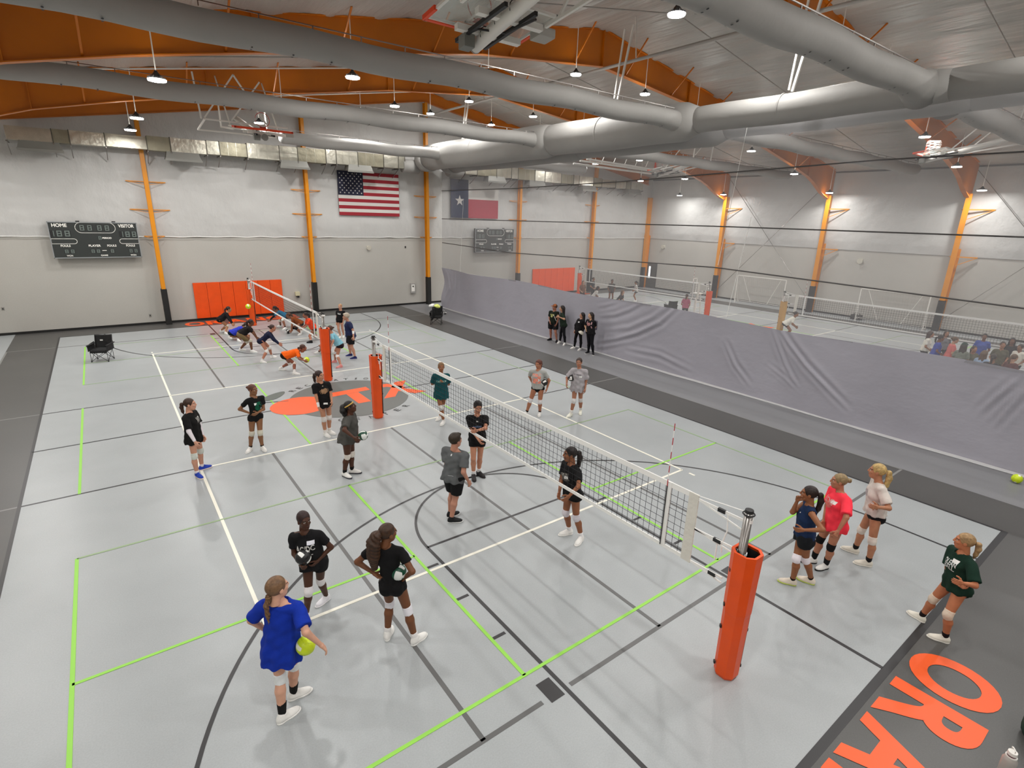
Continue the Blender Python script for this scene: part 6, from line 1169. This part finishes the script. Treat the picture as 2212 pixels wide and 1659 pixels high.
'farbrown':dict(label='player crouching in a rust brown shirt beneath the far net',skin='#8f5c42',hair=('pony','#5a3a24'),top=dict(c='#8a4310',o=.020,hem=-.1,sleeve=.8),short=dict(c='#17120f',len=.3),pad='#1a1718',sock=('#e0dcd8',.2),shoe=W3),
'farneon':dict(label='player in a neon orange shirt beside the far net post',skin='#a86a50',hair=('pony','#241411'),top=dict(c='#ff4a1e',o=.022,hem=-.05,sleeve=.8),short=dict(c='#2a1a15',len=.3),sock=('#dedad6',.12),shoe=('#1c1a1c','#1c1a1c','#333333')),
'farsky':dict(label='player in a light blue shirt and pink shoes bending right of the orange post',skin='#b07a62',hair=('bun','#4a2f22'),top=dict(c='#7fb4c4',o=.018,hem=.06,sleeve=.8),short=dict(c='#1d0f14',len=.2),pad='#ece8e6',shoe=('#d98a86','#e8a8a4','#e6c8c4')),
'farstand':dict(label='player standing in black shirt and shorts behind the coach in navy',skin='#c08d74',hair=('bun','#a8805c'),top=dict(c='#121012',o=.018,hem=-.06,sleeve=.66),short=dict(c='#121012',len=.28,loose=.01),sock=('#e6e2dc',.12),shoe=W3,decals=(('shirt_lettering','text','TEX',0,.70,.16,.06,'#cfd2d0'),)),
'farcoach':dict(label='grey-haired man in navy shirt and black shorts with navy shoes',skin='#b8876f',hair=('grey','#b3a694'),top=dict(c='#232b4d',o=.030,hem=-.14,flare=.02,sleeve=.75),short=dict(c='#131214',len=.80,loose=.03,o=.02),sock=('#2a2740',.12),shoe=('#1e2560','#d8d8e0','#2a2f60'),armwear=(('L','#e8e6e2',.2,.5),)),
'farhidden':dict(label='crouching player in dark clothes mostly hidden by the orange net post',skin='#a87058',hair=('pony','#2a1a16'),top=dict(c='#2a2030',o=.018,hem=-.02,sleeve=.8),short=dict(c='#17151a',len=.3),sock=('#17171a',.2),shoe=W3),
'cap':dict(label='onlooker with a rust cap, dark green shirt with yellow print and black shorts',skin='#a8705a',hair=('short','#4a2f20'),cap='#9a5a34',top=dict(c='#161d13',o=.024,hem=-.10,flare=.014,sleeve=.75),short=dict(c='#191719',len=.72,loose=.03,o=.02),sock=('#17171a',.06),shoe=('#17151a','#1d1b1e','#333333'),
  decals=(('shirt_lettering','text','GREEN',.02,.76,.22,.05,'#b4b26a'),('shirt_print','blob','',.03,.62,.12,.12,'!b0b070'))),
'clip':dict(label='onlooker in a dark green shirt and black leggings holding a white clipboard',skin='#b98c70',hair=('long','#1f1512'),top=dict(c='#1c2a1f',o=.020,hem=-.14,flare=.012,sleeve=.8),short=dict(c='#0f0f12',len=2,o=.007,name='leggings'),shoe=W3,curl=(.7,.5)),
'jacket':dict(label='onlooker in a black zip jacket and black leggings with white shoes',skin='#b9876c',hair=('long','#1a1211'),top=dict(c='#100f11',o=.026,hem=-.22,flare=.014,sleeve=1.95,name='jacket'),short=dict(c='#0d0c0e',len=2,o=.008,name='leggings'),shoe=W3,decals=(('shirt_emblem','blob','',-.03,.78,.1,.06,'#d8d8d8'),)),
'backpack':dict(label='onlooker in a black shirt with pink print and backpack straps, black shoes',skin='#c39878',hair=('long','#1f1412'),top=dict(c='#111013',o=.022,hem=-.08,flare=.01,sleeve=.8),short=dict(c='#0c0c12',len=2,o=.008,name='leggings'),shoe=('#17161a','#dedbd8','#333333'),
  decals=(('shirt_print','blob','',0,.72,.2,.16,'!9a6a68'),('bag_strap','rect','',-.12,.74,.035,.34,'#b58c90',.1),('bag_strap','rect','',.12,.74,.035,.34,'#b58c90',-.1))),
}
NEAR3=('blue','rock','longhair')
MIDS=('sleeve','greendot','bronze','greyball','coach','crossed','sideplait','navy','neonpink','floral','darkgreen')
INFO={}
for n,sp in CAST.items():
    INFO[n]=person(n,POSE[n],.0125 if n in NEAR3 else .0145 if n in MIDS else .017 if n in('teal','coral','ribbon') else .021,sp)
# what they hold or wear loose
def holds():
    i=INFO['clip']; c=i['WL']*.5+i['WR']*.5+i['F']*.16; 
    b=MB().box((-.11,-.006,-.15),(.11,.006,.15)).build('clipboard',WTAPE); b.location=c; b.rotation_euler=(-.5,0,math.atan2(-i['F'][0],i['F'][1])); tag(b,'white clipboard held by the onlooker in dark green','clipboard')
    i=INFO['backpack']; c=i['nk']-i['F']*.20-i['U']*.22; o=shade_auto(MB().box((-.14,-.08,-.21),(.14,.08,.2)).build('backpack',mat('bag_plum','#5b5560',.8),bevel=.05)); o.location=c; o.rotation_euler=(0,0,math.atan2(-i['F'][0],i['F'][1])); tag(o,'dull plum backpack on the onlooker with pink straps','backpack')
    i=INFO['jacket']; o=MB().tube([(0,0,0),(0,0,.03),(0,0,.08),(0,0,.1)],[.14,.12,.09,.04],14).build('sun_hat',mat('hat_cream','#d6cfc0',.8),smooth=True); o.location=i['WL']+i['F']*.07-i['U']*.07; o.rotation_euler=(.5,.3,0); tag(o,'pale hat held low by the onlooker in the black jacket','hat')
holds()
BGS={'pinkgrey':('#a2566a','#3a3a3e'),'greybrown':('#4c4844','#2a2826'),'dark':('#2a2a2c','#1c1c20'),'greywhite':('#c8c4be','#4a4a4c'),'brown':('#6f4a38','#3a2a24'),'white':('#e4e0d4','#2a2a2c'),'blue':('#3648a0','#1c2030'),'coral':('#d06a64','#b4605a'),'cap':('#6f7468','#2e3430'),'olive':('#5a5644','#2c2c26'),'royal':('#4458a8','#2a3358'),'lightblue':('#8fa3bc','#4f5c70'),'black':('#222024','#1a1a1c'),'maroon':('#5a2a28','#2c1a1a'),'grey':('#77757a','#333338')}
BGL={'pink_bg':'pink top near the padded post','tall_bg':'dark grey top, mid far court','kneel_bg':'dark clothes kneeling on the far court','whitebg':'pale top bending before the side wall column','bg5':'dark top beyond the far net','bg6':'pale top crouching beside the far net post','bg7':'brown top by the far orange post',
'bgw':'white top bending beside the tan post','c1':'white top at the left end of the crowd','c2':'blue shirt and white-striped shorts in the crowd','c3':'coral shirt in the crowd','c4':'grey shirt and dark cap in the crowd','c5':'olive top facing the camera in the crowd','c6':'royal blue top standing at the back of the crowd','c7':'light blue shirt at the front of the crowd','c8':'dark top at the front right of the crowd','c9':'olive top second row of the crowd near the right','c10':'black top at the back right of the crowd','c11':'maroon top at the front right edge of the crowd','c12':'white top at the right edge of the crowd','c13':'grey top behind the blue shirt in the crowd'}
hs_=['#3a261c','#1c1412','#5a4028','#2a1c16']; sk_=['#a87456','#7a4c34','#b98a6c','#8f6044']
for k,(n,l) in enumerate(BGL.items()):
    st=BGKIND[n]; t,b=BGS[st]
    person(n,POSE[n],.027,dict(label='distant figure behind the mesh in '+l,skin=sk_[k%4],hair=(('pony','bun','long')[k%3],hs_[k%4]),top=dict(c=t,o=.022,hem=-.08,sleeve=.75),short=dict(c=b,len=.4 if k%2 else 2,name='shorts' if k%2 else 'leggings'),pad=('#d8d4cc' if n in('bg6','c2','pink_bg') else None),shoe=W3,cap='#1f3a30' if n in('c4',) else None,group='players and onlookers behind the mesh curtain'))

ball(-4.472,3.645,0.962,'yellow','yellow volleyball tucked against the hip of the player in blue',rot=(0.0,0.4,0.0))
ball(-4.054,5.131,1.068,'mono','black volleyball with white panels held in front by the player in a rock band shirt',rot=(0.7,0.9,1.1))
ball(-3.148,4.074,1.097,'green','green and white volleyball under the arm of the long-haired player seen from behind',rot=(1.4,1.4,2.2))
ball(-1.762,8.733,1.069,'green','green and white volleyball held out by the player with a gold headband',rot=(2.1,1.9,3.3))
ball(4.047,9.682,1.053,'mono','black and white volleyball under the arm of the player with a coral print shirt',rot=(2.8,2.4,4.4))
ball(4.815,9.380,1.158,'mono','black and white volleyball under the arm of the player in long pale grey',rot=(3.5,2.9,5.5))
ball(-0.300,17.680,0.498,'yellow','yellow volleyball at the hands of the bending player in orange',rot=(4.2,3.4,6.6))
ball(-0.886,23.587,1.606,'yellow','yellow volleyball in the air before the orange wall pad',rot=(4.9,3.9,7.7))
ball(10.633,0.383,0.105,'yellow','yellow volleyball lying on the floor at the right edge',rot=(5.6,4.4,8.8))
ball(10.159,26.012,0.105,'mono','black and white volleyball beside the piled camp chair',rot=(6.3,4.9,9.9))
ball(0.949,24.830,0.105,'mono','black and white volleyball on the floor amid the far practice group',rot=(7.0,5.4,11.0))
